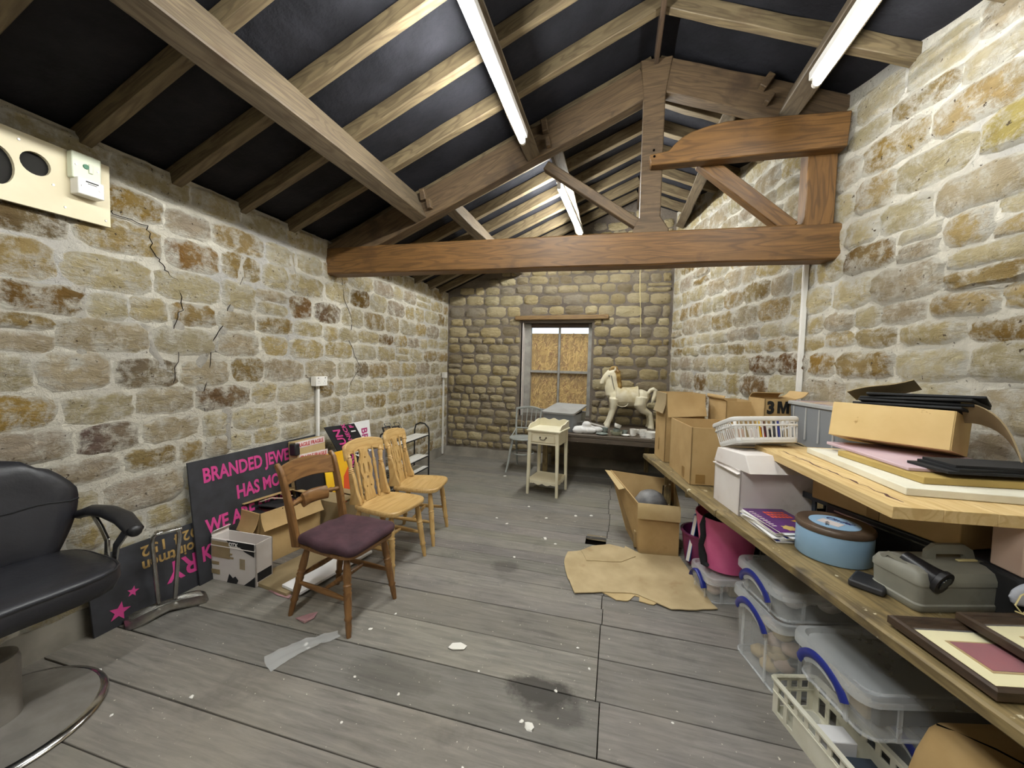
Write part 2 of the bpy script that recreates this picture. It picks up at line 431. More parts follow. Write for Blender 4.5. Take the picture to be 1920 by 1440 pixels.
pm('lid_print', '#b9a38c', '#8f7d8d', 9, .35, lo=.45, hi=.55, spots=[('#d9b45a', 12, .6, .66)])
pm('perf_metal', '#7d787d', '#8b868a', 7, .5, metal=.3)
pm('wire', '#a9a9a6', rough=.35, metal=.8)
pm('rack_black', '#1b1b1d', rough=.45)
pm('book_brown', '#6b5a3f', '#8a7652', 8, .6)
pm('glass_dark', '#1d2022', rough=.12); pm('pot_grey', '#4d4d50', '#8a8886', 7, .5)
k = NT('pane_glass'); k.b.inputs['Roughness'].default_value = .05; k.b.inputs['Alpha'].default_value = .05; k.b.inputs['Specular IOR Level'].default_value = .15; k.b.inputs['Base Color'].default_value = (.8, .85, .9, 1); MATS['pane_glass'] = k.m
k = NT('tube_glow'); k.b.inputs['Base Color'].default_value = (1, 1, 1, 1); k.b.inputs['Emission Color'].default_value = (.98, 1, .98, 1); k.b.inputs['Emission Strength'].default_value = TUBE; MATS['tube_glow'] = k.m
for nm_, f_ in (('tube_glow_dim', .42), ('tube_glow_strong', 1.35)):  # right tube dimmed, far and rear tubes boosted, to balance wall brightness
    MATS[nm_] = MATS['tube_glow'].copy(); MATS[nm_].node_tree.nodes['Principled BSDF'].inputs['Emission Strength'].default_value = TUBE*f_
PATCHES = [[(1.4, 1.85), (1.41, 1.76), (1.42, 1.65), (1.42, 1.57), (1.39, 1.48)],
[(2.34, 2.25), (2.3, 2.05), (2.25, 1.91), (2.2, 1.77), (2.15, 1.61), (2.12, 1.54)],
[(1.87, 1.78), (1.88, 1.59), (1.89, 1.54)],
[(2.04, 1.57), (2.02, 1.39), (2.02, 1.24)],
[(2.22, 1.25), (2.21, 1.08), (2.2, 0.84)],
[(1.7, 1.68), (1.74, 1.52), (1.8, 1.42), (1.84, 1.39)],
[(2.77, 2.37), (2.8, 2.2), (2.79, 2.08)],
]
SPOTS_L = [((1.27, 1.69), '#8a6a35'), ((1.69, 2.32), '#a5853f'), ((2.15, 2.16), '#9a7036'), ((3.64, 2.12), '#8f7137'), ((2.34, 1.24), '#8b6f50'), ((1.68, 1.38), '#7d6c5c'), ((1.51, 1.04), '#8a5b48'), ((1.64, 1.03), '#7b665e'), ((1.17, 1.14), '#c4a35a'), ((2.85, 1.88), '#8d6b42'), ((3.4, 1.89), '#7f6449'), ((1.93, 1.74), '#a5823f'), ((1.3, 2.18), '#7d6540'), ((4.1, 1.73), '#86673f'), ((3.85, 1.42), '#7d674c')]
SPOTS_R = [((2.96, 2.18), '#8a6a3c'), ((3.2, 2.19), '#93733f'), ((3.77, 2.67), '#cdbb74'), ((2.22, 1.51), '#7d5b33'), ((2.45, 1.47), '#76552f'), ((1.79, 1.28), '#866a45'), ((2.8, 1.61), '#a98642'), ((3.04, 1.61), '#a38446'), ((1.03, 1.23), '#8b6d40'), ((3.78, 1.7), '#a58548'), ((3.1, 2.9), '#a98c4c')]
CRACKS = [[(1.542, 2.41), (1.564, 2.377), (1.539, 2.31), (1.555, 2.273), (1.714, 2.255), (1.727, 2.219), (1.739, 2.123), (1.78, 2.071), (1.814, 2.015), (1.884, 1.964), (1.897, 1.799), (1.848, 1.692), (1.877, 1.56), (1.859, 1.425), (1.841, 1.29)],
 [(2.326, 2.093), (2.178, 1.763), (2.1, 1.608), (2.041, 1.315), (2.019, 1.063)],
 [(3.402, 2.432), (3.442, 2.122), (3.568, 1.921), (3.527, 1.696), (3.704, 1.419), (3.446, 1.146)]]
# ---------------------------------------------------------------- shell geometry constants
XL = -2.71; YB = 6.0; RIDGE = .2; SL = .423; YF = -2.6
def zrb(x): return 3.79 - SL*abs(x-RIDGE) if x >= RIDGE else 2.575 + SL*(x+2.68)     # underside of the rafters
def zfelt(x): return zrb(x)+.112
def xright(y): return 1.44+.2536*(3.2-y)
# ---------------------------------------------------------------- floor: planks on a dark void
fl = struct(MB().box((-.2, 1.75, -.09), (6.4, 9.2, .06)).build('floor', 'void'))
rng = random.Random(3)
rows = []
y = -.62
for yy in (-.62, -.36, -.10, .17, .44, .70, .96, 1.215, 1.476, 1.74, 2.01, 2.285): rows.append(yy)
while rows[-1] < 5.95: rows.append(rows[-1]+rng.choice((.14, .15, .16, .145)))
for a, b in zip(rows, rows[1:]):
    gap = .006 if b < 2.4 else .004
    xj = -.03+rng.uniform(-.012, .012)
    ends = [XL-.05, xj, min(xright(a), 2.4)+.05] if a > 1.4 else [XL-.05, rng.choice((-3, .9)) if a < .5 else 9, 9]
    segs = [(ends[0], ends[1]), (ends[1], ends[2])] if a > 1.4 else [(XL-.05, xright(a)+.05)]
    for x0, x1 in segs:
        parts = [(x0, x1)]
        if a < 3.43 < b and x0 < -.11 < x1: parts = [(x0, -.21), (-.035, x1)] if x1 > -.04 else [(x0, -.20)]
        if a < 3.43 < b and abs(x0-xj) < 1e-6: parts = [(xj, x1)]
        for q0, q1 in parts:
            m = MB(); n = 5; dz = rng.uniform(-.0015, .0015)
            top = [[(q0+.002+(q1-q0-.004)*i/n, yv+rng.uniform(-.0014, .0014), dz) for i in range(n+1)] for yv in (a+gap/2, b-gap/2)]
            loop = top[0]+top[1][::-1]
            m.rings([[(p[0], p[1], -.028) for p in loop], loop])
            o = m.build('plank', 'floor_plank', fl, bevel=.002, seg=1)
            t = rng.uniform(.86, 1.1); o.color = (t, t*rng.uniform(.97, 1.01), t*rng.uniform(.94, 1.02), 1)
MB().box((-.12, 3.43, -.045), (.3, .25, .004)).build('hole_bottom', 'void', fl)
# splintered edge of the hole
m = MB()
m.hexa([(-.205, 3.475, -.03), (-.04, 3.47, -.03), (-.04, 3.505, -.03), (-.205, 3.505, -.03), (-.205, 3.485, 0), (-.04, 3.495, 0), (-.04, 3.505, 0), (-.205, 3.505, 0)])
m.build('splintered_edge', 'bench_x', fl)

# ---------------------------------------------------------------- walls
PAL = ['#d9cba4', '#d4c396', '#cfba85', '#dbd0b0', '#c9ba9d', '#cdbda1', '#c5ac76', '#d2c59f', '#bca271', '#d6c79e', '#c5b498', '#cec19d', '#a48b58', '#d5c9a9', '#d7cba6', '#c2b29d']
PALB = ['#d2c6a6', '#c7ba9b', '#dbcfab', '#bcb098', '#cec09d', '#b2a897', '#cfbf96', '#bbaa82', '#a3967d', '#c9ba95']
def wall_stones(parent, s0, s1, top, hole, mat, pal, rowh, wr, gap, proud, spots, seed, zmin=.02, wob=.010, cover=None, jitter=.02):
    rg = random.Random(seed); z = zmin; cells = []
    zmax = max(top(s0), top(s1), top((s0+s1)/2), max(top(s0+(s1-s0)*i/20) for i in range(21)))
    while z < zmax-.05:
        h = rg.uniform(*rowh); s = s0-rg.uniform(0, .15)
        while s < s1-.03:
            w = max(.1, min(rg.uniform(*wr)*h, .42)); e = min(s+w, s1)
            if s1-e < .08: e = s1
            if rg.random() < .07 and h > rowh[1]*.75:
                k = rg.uniform(.4, .6); cells += [(s, e, z, z+h*k), (s, e, z+h*k, z+h)]
            else:
                j = rg.uniform(-.010, .010); cells.append((s, e, z+j, z+h+j))
            s = e
        z += h
    out = []
    for a, b, c, d in cells:
        a = max(a, s0)
        if hole:
            h0, h1, g0, g1 = hole
            if a > h0-.001 and b < h1+.001 and c > g0-.001 and d < g1+.001: continue
            if b > h0 and a < h1 and d > g0 and c < g1:
                if a < h0 and h0-a > .06: b = h0
                elif b > h1 and b-h1 > .06: a = h1
                elif c < g0 and g0-c > .05: d = g0
                elif d > g1 and d-g1 > .05: c = g1
                else: continue
        tt = min(top(a), top(b))-.015
        if c > tt-.05: continue
        d = min(d, tt+.06)
        if b-a < .05 or d-c < .04: continue
        out.append((a, b, c, d))
    if cover: out = [q for q in out if not cover(q)]
    if len(out) > 300: print('STONES', parent.name, len(out))
    for a, b, c, d in out:
        w, h = b-a-gap*rg.uniform(.5, 1.5), d-c-gap*rg.uniform(.5, 1.5); cx, cz = (a+b)/2, (c+d)/2
        if w < .03 or h < .025: continue
        n = 16; ring = []; pw = rg.uniform(4.5, 10); sk = rg.uniform(-.12, .12)
        for i in range(n):
            t = 2*pi*(i+.5)/n; ct, st = cos(t), sin(t)
            r = (abs(ct)**pw+abs(st)**pw)**(-1/pw)
            x = r*ct*w/2; yv = r*st*h/2 + sk*x*.18
            ring.append((x+rg.uniform(-wob, wob), yv+rg.uniform(-wob, wob)*.8))
        pr = rg.uniform(*proud); tx, ty = rg.uniform(-.03, .03), rg.uniform(-.05, .05)
        vs = [(x, yv, -.006) for x, yv in ring]
        ins = max(.006, min(.030, h*.20)); kx, ky = 1-2*ins/w, 1-2*ins/h
        vs += [(x*kx+rg.uniform(-.004, .004), yv*ky+rg.uniform(-.004, .004), pr*rg.uniform(.7, 1.2)+x*tx+yv*ty) for x, yv in ring]
        vs.append((rg.uniform(-.2, .2)*w*.5, rg.uniform(-.2, .2)*h*.5, pr*rg.uniform(.9, 1.5)))
        fs = [(i, (i+1) % n, n+(i+1) % n, n+i) for i in range(n)]+[(n+i, n+(i+1) % n, 2*n) for i in range(n)]
        mm = MB().add(vs, fs); me_ = mm.mesh('stone', mat, 50, False)
        at_ = me_.attributes.new('edge', 'FLOAT', 'POINT'); at_.data.foreach_set('value', [1.0]*n+[.28]*n+[0.0])
        o = bpy.data.objects.new('stone', me_); COL.objects.link(o); o.parent = parent
        o.location = (cx, cz, 0)
        c3 = rg.choice(pal)
        for (sx, sz), hc in spots:
            if abs(sx-cx) < (b-a)/2 and abs(sz-cz) < (d-c)/2: c3 = hc
        k = rg.uniform(.88, 1.08); o.color = (*[v*k for v in S(c3)], 1)
# left
ML = fr((XL, YF, 0), (0, 1, 0), (0, 0, 1))
wl = struct(MB().box((4.45, 1.30, -.15), (8.95, 2.66, .30)).build('wall_left', 'mortar_side', M=ML))
spL = SPOTS_L
wall_stones(wl, .5-YF, YB-YF, lambda s: 2.60, None, 'stone_side', PAL, (.12, .215), (1.15, 2.6), -.010, (.005, .018), [((q[0]-YF, q[1]), c) for q, c in spL], 11, zmin=.13)
def crack(parent, pts, w=.006):
    m = MB(); m.tube([(a-YF, b, .012) for a, b in pts], [w*(.5+.5*sin(pi*(i+.4)/len(pts))) for i in range(len(pts))], 5)
    m.build('crack', 'crack', parent)
for c_ in CRACKS: 
    rg = random.Random(len(c_)); pts = []
    for (a, b), (c, d) in zip(c_, c_[1:]):
        for i in range(4): pts.append((a+(c-a)*i/4+rg.uniform(-.010, .010), b+(d-b)*i/4+rg.uniform(-.006, .006)))
    crack(wl, pts, .0028)
for P_ in PATCHES:
    rg = random.Random(len(P_)+int(P_[0][0]*100)); Q = []
    for (a, b), (c, d) in zip(P_, P_[1:]):
        Q += [(a+(c-a)*i/3, b+(d-b)*i/3) for i in range(3)]
    Q.append(P_[-1]); nq = len(Q)-1; W_ = [rg.uniform(.018, .05)*(.6+.4*sin(pi*(i+.4)/(nq+.8))) for i in range(nq+1)]; Q = [(x+rg.uniform(-.015, .015), z) for x, z in Q]
    MB().rings([[(x-YF-w, z, -.004), (x-YF-w*.6, z+.006, .009), (x-YF, z, .012), (x-YF+w*.6, z-.006, .009), (x-YF+w, z, -.004)] for (x, z), w in zip(Q, W_)]).build('cement_patch', 'cement_pale', wl, smooth=70)
# right, splayed
MR = fr((.728, 6.0, 0), (.2458, -.9693, 0), (0, 0, 1))
def topR(s): return zfelt(.728+.2458*s)+.02
m = MB(); L = 8.9
m.rings([[(-.35, 0, zz), (L, 0, zz), (L, topR(L), zz), (-.35, topR(-.35), zz)] for zz in (-.3, 0)])
wr = struct(m.build('wall_right', 'mortar_side', M=MR))
wall_stones(wr, .02, 4.75, lambda s: topR(s)-.05, None, 'stone_side', PAL, (.125, .225), (1.2, 2.7), -.010, (.008, .026), SPOTS_R, 23, cover=lambda q: q[3] < .55 and q[0] < 3.4)
# back, with the window opening
WX0, WX1, WZ0, WZ1 = -1.45, -.385, .70, 2.15
MBk = fr((XL, YB, 0), (1, 0, 0), (0, 0, 1))
def topB(s):
    x = s+XL; return zfelt(min(x, .9))-.02
m = MB()
L = .73-XL+.25; xr = RIDGE-XL
m.plate([(-.28, -.05), (L, -.05), (L, topB(L)), (xr, topB(xr)), (-.28, topB(-.28))], [[(WX0-XL, WZ0), (WX1-XL, WZ0), (WX1-XL, WZ1), (WX0-XL, WZ1)]], .3)
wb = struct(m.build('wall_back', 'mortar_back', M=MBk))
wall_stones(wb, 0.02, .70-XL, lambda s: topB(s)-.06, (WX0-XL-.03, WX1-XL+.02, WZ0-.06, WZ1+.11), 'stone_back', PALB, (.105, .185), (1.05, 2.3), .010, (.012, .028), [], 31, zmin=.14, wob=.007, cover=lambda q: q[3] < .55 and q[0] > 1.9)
# rear, behind the camera
wrr = struct(MB().box((0, YF-.15, 1.9), (7.4, .3, 4.0)).build('wall_rear', 'mortar_side'))
# cement fillets at the foot of the walls
m = MB(); ys = [-2.5+i*.5 for i in range(18)]; rg = random.Random(2)
m.rings([[(XL-.02, yv, -.01), (XL+.03+rg.uniform(-.005, .01), yv, -.01), (XL+.024, yv, .012), (XL+.012, yv, .13+rg.uniform(-.02, .02)), (XL-.02, yv, .16)] for yv in ys if yv < 6.01])
struct(m.build('baseboard_left', 'cement', smooth=60))
m = MB(); xs = [XL+.02+i*.2 for i in range(18)]
m.rings([[(xv, YB+.02, -.01), (xv, YB-.10-rg.uniform(0, .05), -.01), (xv, YB-.085, .03), (xv, YB-.03, .10+rg.uniform(-.02, .02)), (xv, YB+.02, .13)] for xv in xs])
struct(m.build('baseboard_back', 'cement', smooth=60))
# ---------------------------------------------------------------- window
win = struct(MB().box((-.918, 6.20, .705), (1.06, .18, .05)).build('window_1', 'cement'))     # stone sill, the rest are its parts
YW = 6.12
def wbox(nm, x0, x1, z0, z1, y0, y1, mat='window_paint', bev=.004):
    return MB().box(((x0+x1)/2, (y0+y1)/2, (z0+z1)/2), (x1-x0, y1-y0, z1-z0)).build(nm, mat, win, bevel=bev, seg=1)
wbox('window_stile', -1.445, -1.335, .73, 2.145, YW, YW+.09)
wbox('window_stile', -.445, -.39, .73, 2.145, YW, YW+.09)
wbox('window_head', -1.335, -.445, 2.085, 2.145, YW, YW+.09, 'ridge')
wbox('window_bottom_rail', -1.335, -.445, .73, .80, YW, YW+.09)
wbox('glazing_bar', -.905, -.872, .80, 2.085, YW+.015, YW+.07)
wbox('glazing_bar', -1.335, -.905, 1.375, 1.415, YW+.01, YW+.07)
wbox('glazing_bar', -.872, -.445, 1.375, 1.415, YW+.01, YW+.07)
for x0, x1 in ((-1.335, -.905), (-.872, -.445)):
    for z0, z1 in ((.80, 1.375), (1.415, 2.085)):
        MB().box(((x0+x1)/2, YW+.05, (z0+z1)/2), (x1-x0, .004, z1-z0)).build('pane', 'pane_glass', win)
wbox('board', -1.42, -.36, .70, 2.00, YW+.085, YW+.103, 'osb', .001)
m = MB(); m2 = MB(); rg = random.Random(5)
for i in range(900):
    x, z, a, l = rg.uniform(-1.33, -.45), rg.uniform(.79, 1.98), rg.gauss(1.1, .75), rg.uniform(.03, .085); w = rg.uniform(.004, .012)
    d = Vector((cos(a), 0, sin(a))); e = Vector((-sin(a), 0, cos(a)))
    P = [Vector((x, YW+.0846-rg.uniform(0, .001), z))+d*sx*l/2+e*sy*w/2 for sx, sy in ((-1, -1), (1, -1), (1, 1), (-1, 1))]
    P = [p for p in P if -1.335 < p.x < -.445]
    if len(P) == 4: (m if rg.random() < .6 else m2).add(P, [(0, 1, 2, 3)])
for mm, mt in ((m, 'osb_flake'), (m2, 'osb_flake_dark')):
    o = mm.build('wood_flakes', mt, win, fix=False); o['kind'] = 'stuff'
ln = beam('trim_1', 'lintel', None, (-1.56, 5.985, 2.215), (-.15, 5.985, 2.225), .10, .065, wob=.003, nx=6); struct(ln)
# reveal plaster
struct(MB().hexa([(WX0-.02, 6.0, WZ0), (WX0+.012, 6.0, WZ0), (WX0+.012, 6.13, WZ0), (WX0-.02, 6.13, WZ0), (WX0-.02, 6.0, WZ1), (WX0+.012, 6.0, WZ1), (WX0+.012, 6.13, WZ1), (WX0-.02, 6.13, WZ1)]).build('trim_2', 'white_card'))

# ---------------------------------------------------------------- ceiling: sagging felt over rafters and purlins
rafters = [-2.16, -1.71, -1.26, -.81, -.36, .09, .54, .99, 1.44, 1.89, 2.335, 2.79, 3.33, 3.70, 4.10, 4.50, 4.90, 5.30, 5.68]
ceil_x = [XL-.12+(RIDGE-XL+.12)*i/26 for i in range(27)]+[RIDGE+(2.9-RIDGE)*i/24 for i in range(1, 25)]
ceil_y = []; 
yy = YF-.1
edges_ = [YF-.1]+rafters+[6.2]
for a, b in zip(edges_, edges_[1:]):
    nseg = 6
    ceil_y += [(a+(b-a)*i/nseg, sin(pi*i/nseg)) for i in range(nseg)]
ceil_y.append((6.2, 0))
m = MB(); vs = []; n = len(ceil_x)
for yv, sg in ceil_y:
    for x in ceil_x:
        nz = noise.noise(Vector((x*2.2, yv*2.2, 3)))*.5+noise.noise(Vector((x*7+yv*3, yv*6-x*2, 9)))*.22
        vs.append((x, yv, zfelt(x)-.018*sg+.016*nz*sg+.004))
fs = [(j*n+i, j*n+i+1, (j+1)*n+i+1, (j+1)*n+i) for j in range(len(ceil_y)-1) for i in range(n-1)]
m.add(vs, fs)
# the slates above close the roof
o0 = len(m.v)
vs2 = [(x, yv, zfelt(x)+.12) for yv in (YF-.2, 6.35) for x in (XL-.35, RIDGE, 3.1)]
m.add(vs2, [(0, 3, 4, 1), (1, 4, 5, 2)])
m.add([(XL-.35, yv, zz) for yv in (YF-.2, 6.35) for zz in (2.5, zfelt(XL-.35)+.12)], [(0, 1, 3, 2)])
m.add([(3.1, yv, zz) for yv in (YF-.2, 6.35) for zz in (2.0, zfelt(3.1)+.12)], [(0, 1, 3, 2)])
m.add([(XL-.35, 6.35, 2.5), (3.1, 6.35, 2.0), (3.1, 6.35, zfelt(3.1)+.12), (RIDGE, 6.35, zfelt(RIDGE)+.12), (XL-.35, 6.35, zfelt(XL-.35)+.12)], [(0, 1, 2, 3, 4)])
ce = struct(m.build('ceiling', 'felt', smooth=60, fix=False))
rg = random.Random(8)
for i, yv in enumerate(rafters):
    w = rg.uniform(.055, .068); near = yv < 3.2
    d = .10
    up = (-SL, 0, 1)
    off = d/2*sqrt(1+SL*SL)
    wb_ = .003 if near else .004
    beam('rafter', 'rafter', ce, (XL-.08, yv+rg.uniform(-.012, .012), zrb(XL-.08)+off), (RIDGE-.018, yv, zrb(RIDGE-.018)+off), w, d, up, .004, 8, wb_, i)
    xw = xright(yv)+.02
    beam('rafter', 'rafter', ce, (RIDGE+.018, yv, zrb(RIDGE+.018)+off), (xw, yv+rg.uniform(-.012, .012), zrb(xw)+off), w, d, (SL, 0, 1), .004, 8, wb_, i+50)
beam('ridge_board', 'ridge', ce, (RIDGE, YF, 3.835), (RIDGE, 6.1, 3.835), .03, .17, nx=8, wob=.002)
# purlins: set square to the slope, lapped on the truss
def purlin(xc, y0, y1, side, w=.10, d=.22, seed=0):
    nrm = Vector((SL*side, 0, -1)).normalized()
    c = Vector((xc, 0, zrb(xc))) + nrm*(d/2-.012)
    return beam('purlin', 'purlin', ce, (c.x, y0, c.z), (c.x, y1, c.z), w, d, -nrm, .006, 10, .006, seed)
purlin(-1.80, YF, 3.235, 1, .11, .225, 1)
purlin(-.80, YF, 3.235, 1, .11, .225, 2)
purlin(1.13, YF, 3.235, -1, .12, .165, 3)
purlin(-1.585, 3.30, 6.05, 1, .09, .19, 4)
purlin(-.62, 3.30, 6.05, 1, .10, .21, 5)
purlin(.80, 3.30, 5.7, -1, .10, .2, 6)
# ---------------------------------------------------------------- roof truss
tr = thing('roof_truss', 'brown timber roof truss with king post and long tie beam spanning the room', 'roof truss', (0, 3.2, 2.3))
O3 = Vector((0, 3.2, 2.3))
def tb(name, mat, p0, p1, w, h, up=(0, 0, 1), **k):
    return beam(name, mat, tr, Vector(p0)-O3, Vector(p1)-O3, w, h, up, **k)
tb('tie_beam', 'truss', (-2.74, 3.275, 2.437), (1.47, 3.275, 2.395), .15, .252, bevel=.010, nx=10, wob=.004)
def tplate(name, mat, poly, y0, y1, sc=1.0):
    m = MB(); m.rings([[(x*sc, yv-3.2, 1.5+(z-1.5)*sc-2.3) for x, z in poly] for yv in (y0, y1)])
    return m.build(name, mat, tr, bevel=.007, seg=1)
tplate('king_post', 'truss_old', [(.075, 2.512), (.335, 2.512), (.335, 2.545), (.272, 2.64), (.272, 3.52), (.315, 3.80), (.085, 3.80), (.118, 3.49), (.122, 2.64), (.075, 2.55)], 3.20, 3.31)
tb('principal_rafter', 'truss_old', (-2.66, 3.255, 2.473), (.13, 3.255, 3.645), .10, .24, nx=8, wob=.003)
tb('principal_rafter', 'truss_old', (.27, 3.255, 3.675), (1.44, 3.255, 3.225), .10, .24, nx=6, wob=.003)
tb('strut', 'truss_old', (-.62, 3.255, 3.12), (.13, 3.255, 2.59), .07, .075)
tplate('collar_beam', 'truss', [(.176, 3.10), (.187, 3.021), (1.44, 3.015), (1.455, 3.25), (.888, 3.275), (.70, 3.278), (.58, 3.262), (.46, 3.232), (.40, 3.20), (.357, 3.165), (.31, 3.115)], 3.115, 3.215, .974)
tb('brace', 'truss', (.545, 3.26, 3.04), (1.15, 3.26, 2.50), .09, .105)
tb('post', 'truss', (1.303, 3.265, 2.505), (1.303, 3.265, 3.03), .175, .13, (0, 1, 0))
for x, z, s in ((-1.69, 2.955, 1), (-1.63, 2.87, .8), (-.63, 3.40, 1), (-.60, 3.27, .7), (.93, 3.50, 1), (.95, 3.38, .7)):
    a = RAD(23 if x < 0 else -23)
    m = MB(); m.box((0, -.015, 0), (.05*s, .06, .10*s), RY(-math.degrees(a)+12))
    m.build('cleat', 'truss_old', tr, bevel=.006, M=T(Vector((x, 3.2, z))-O3))
m = MB()
for x, z in ((.20, 3.085), (.205, 3.04)): m.lathe([(.008, -.004), (.008, .004), (.004, .006)], 8, T(Vector((x, 3.113, z))-O3) @ RX(90))
m.build('bolt', 'void', tr)
# ---------------------------------------------------------------- fluorescent lamps
def lamp(label, p0, p1, glow='tube_glow'):
    a, b = Vector(p0), Vector(p1); L = (b-a).length
    t = thing('fluorescent_lamp', label, 'lamp', a, group='fluorescent tubes on the purlins')
    M = fr((0, 0, 0), b-a, (0, 0, 1)); M = M @ RX(0)
    x = (b-a).normalized(); z = (Vector((0, 0, 1))-x*x.z).normalized(); y = z.cross(x)
    M = Matrix(((x.x, y.x, z.x, 0), (x.y, y.y, z.y, 0), (x.z, y.z, z.z, 0), (0, 0, 0, 1)))
    MB().box((L/2, 0, .062), (L+.07, .055, .05)).build('batten', 'white_plastic', t, bevel=.006, M=M)
    MB().tube([(.012, 0, 0), (L-.012, 0, 0)], .021, 14).build('tube', glow, t, M=M)
    for xx in (0, L):
        m = MB(); m.box((xx, 0, .02), (.022, .038, .06)); m.tube([(xx-.014, 0, 0), (xx+.014, 0, 0)], .021, 14)
        m.build('lamp_holder', 'white_plastic', t, bevel=.003, M=M)
    return t
lamp('lit fluorescent tube on the left roof purlin, in front of the truss', (-.695, 2.735, 3.05), (-.695, 1.21, 3.05))
lamp('lit fluorescent tube on the roof purlin right of the ridge, beside the stone wall', (1.03, 2.67, 3.13), (1.03, 1.15, 3.13), 'tube_glow_dim')
lamp('lit fluorescent tube beyond the truss, seen under the left roof slope', (-.60, 3.82, 3.20), (-.53, 5.33, 3.21), 'tube_glow_strong')
lamp('lit fluorescent tube behind the camera on the left purlin', (-.695, .35, 3.05), (-.695, -1.2, 3.05), 'tube_glow_strong')
# ================================================================ left side of the room
# ---- board with electrical boxes high on the left wall
pb = thing('wall_panel', 'cream painted board with round holes screwed high on the left wall', 'wall panel', (XL+.02, 1.52, 2.19))
def circ(cx, cy, r, n=20): return [(cx+r*cos(2*pi*i/n), cy+r*sin(2*pi*i/n)) for i in range(n)]
MP = fr((.03, 0, 0), (0, 1, 0), (0, 0, 1))      # local x = +Y, y = up, z = +X
two = []   # two merged holes
for i in range(14): a = RAD(-28+236*i/13); two.append((-.385+.052*cos(a), .165+.052*sin(a)))
for i in range(14): a = RAD(152+236*i/13); two.append((-.365+.048*cos(a)+.012, .105+.048*sin(a)))
m = MB(); m.plate([(-.80, -.02), (0, -.008), (0, .31), (-.80, .318)], [circ(-.278, .192, .052), [(-.40+.055*cos(a*2*pi/24), .135+.085*sin(a*2*pi/24)) for a in range(24)]], .018)
m.build('board', 'cream_board', pb, M=MP)
m = MB(); m.box((-.4, .15, -.026), (.70, .24, .004)); m.build('hole_backing', 'dark_hole', pb, M=MP)
for x, yv in ((-.04, .28), (-.02, .02), (-.18, .03), (-.22, .12), (-.33, .275), (-.55, .03), (-.6, .27)):
    MB().lathe([(.006, 0), (.005, .003)], 8, T((x, yv, 0))).build('screw', 'dull_chrome', pb, M=MP)
sw = MB().box((-.113, .245, .02), (.115, .13, .04)).build('switch_box', 'light_green_plastic', pb, bevel=.005, M=MP)
MB().lathe([(.012, .04), (.011, .046)], 14, T((-.118, .25, 0))).build('indicator', 'green_dot', sw)
MB().box((-.10, .245, .043), (.016, .045, .008)).build('rocker', 'light_green_plastic', sw, bevel=.002)
for q in (-.155, -.07): MB().lathe([(.005, .04), (.004, .043)], 8, T((q, .245, 0))).build('screw', 'dull_chrome', sw)
sb = MB().box((-.108, .145, .03), (.105, .082, .06)).build('isolator_box', 'white_plastic', pb, bevel=.005, M=MP)
MB().box((-.105, .172, .0605), (.05, .006, .001)).build('label_strip', 'black_matte', sb)
MB().box((-.105, .163, .0605), (.035, .003, .001)).build('label_strip', 'black_matte', sb)
for q in (-.145, -.075): MB().lathe([(.005, .06), (.004, .063)], 8, T((q, .145, 0))).build('screw', 'dull_chrome', sb)

# ---- sockets on trunking
def socket(label, y, z, gang, bottom):
    t = thing('socket_outlet', label, 'socket', (XL+.015, y, z))
    w = .147 if gang == 2 else .088
    MB().box((.025, 0, 0), (.05, w, .088)).build('back_box', 'white_plastic', t, bevel=.004)
    f = MB().box((.054, 0, 0), (.009, w, .088)).build('face_plate', 'white_plastic', t, bevel=.003)
    m = MB()
    for s in ([-.036, .036] if gang == 2 else [0]):
        for dy, dz, a, b in ((0, -.008, .004, .008), (-.011, -.026, .007, .003), (.011, -.026, .007, .003), (s*.25, .022, .014, .007)):
            m.box((.0588, s+dy, dz+.008), (.001, a, b))
    m.build('pin_slots', 'black_plastic', f)
    MB().box((.012, 0, (bottom-z)/2-.022), (.024, .026, z-bottom-.044)).build('trunking', 'white_plastic', t, bevel=.002)
    return t
socket('white double socket on short white trunking, left wall behind the signs', 3.06, 1.30, 2, .42)
socket('white single socket on thin white trunking near the back left corner', 5.80, 1.30, 1, .03)

# ---- salon chair
sc = thing('salon_chair', 'black vinyl hydraulic salon chair on a round chrome base', 'chair', (-2.34, .91, 0), -5)
m = MB(); m.lathe([(.318, 0), (.328, .008), (.322, .018), (.30, .024)], 56, cap=(True, False)); m.build('base_rim', 'chrome', sc, smooth=60)
m = MB(); m.lathe([(.30, .024), (.16, .036), (.10, .045), (.0, .047)], 56, cap=(False, True)); m.build('base_plate', 'base_steel', sc, smooth=60)
cl = MB(); cl.lathe([(.082, .045), (.082, .27), (.076, .295), (.05, .30)], 28); clo = cl.build('pump_cover', 'base_steel', sc)
MB().lathe([(.03, .29), (.03, .44)], 18).build('piston', 'chrome', sc)
m = MB(); m.tube([(.06, -.04, .07), (.15, -.10, .06), (.22, -.17, .055)], .011, 8); m.tube([(.22, -.17, .055), (.26, -.205, .06)], .018, 8)
m.build('foot_pedal', 'chrome', sc)
MB().box((0, 0, .45), (.30, .30, .03)).build('seat_plate', 'black_plastic', sc, bevel=.006)
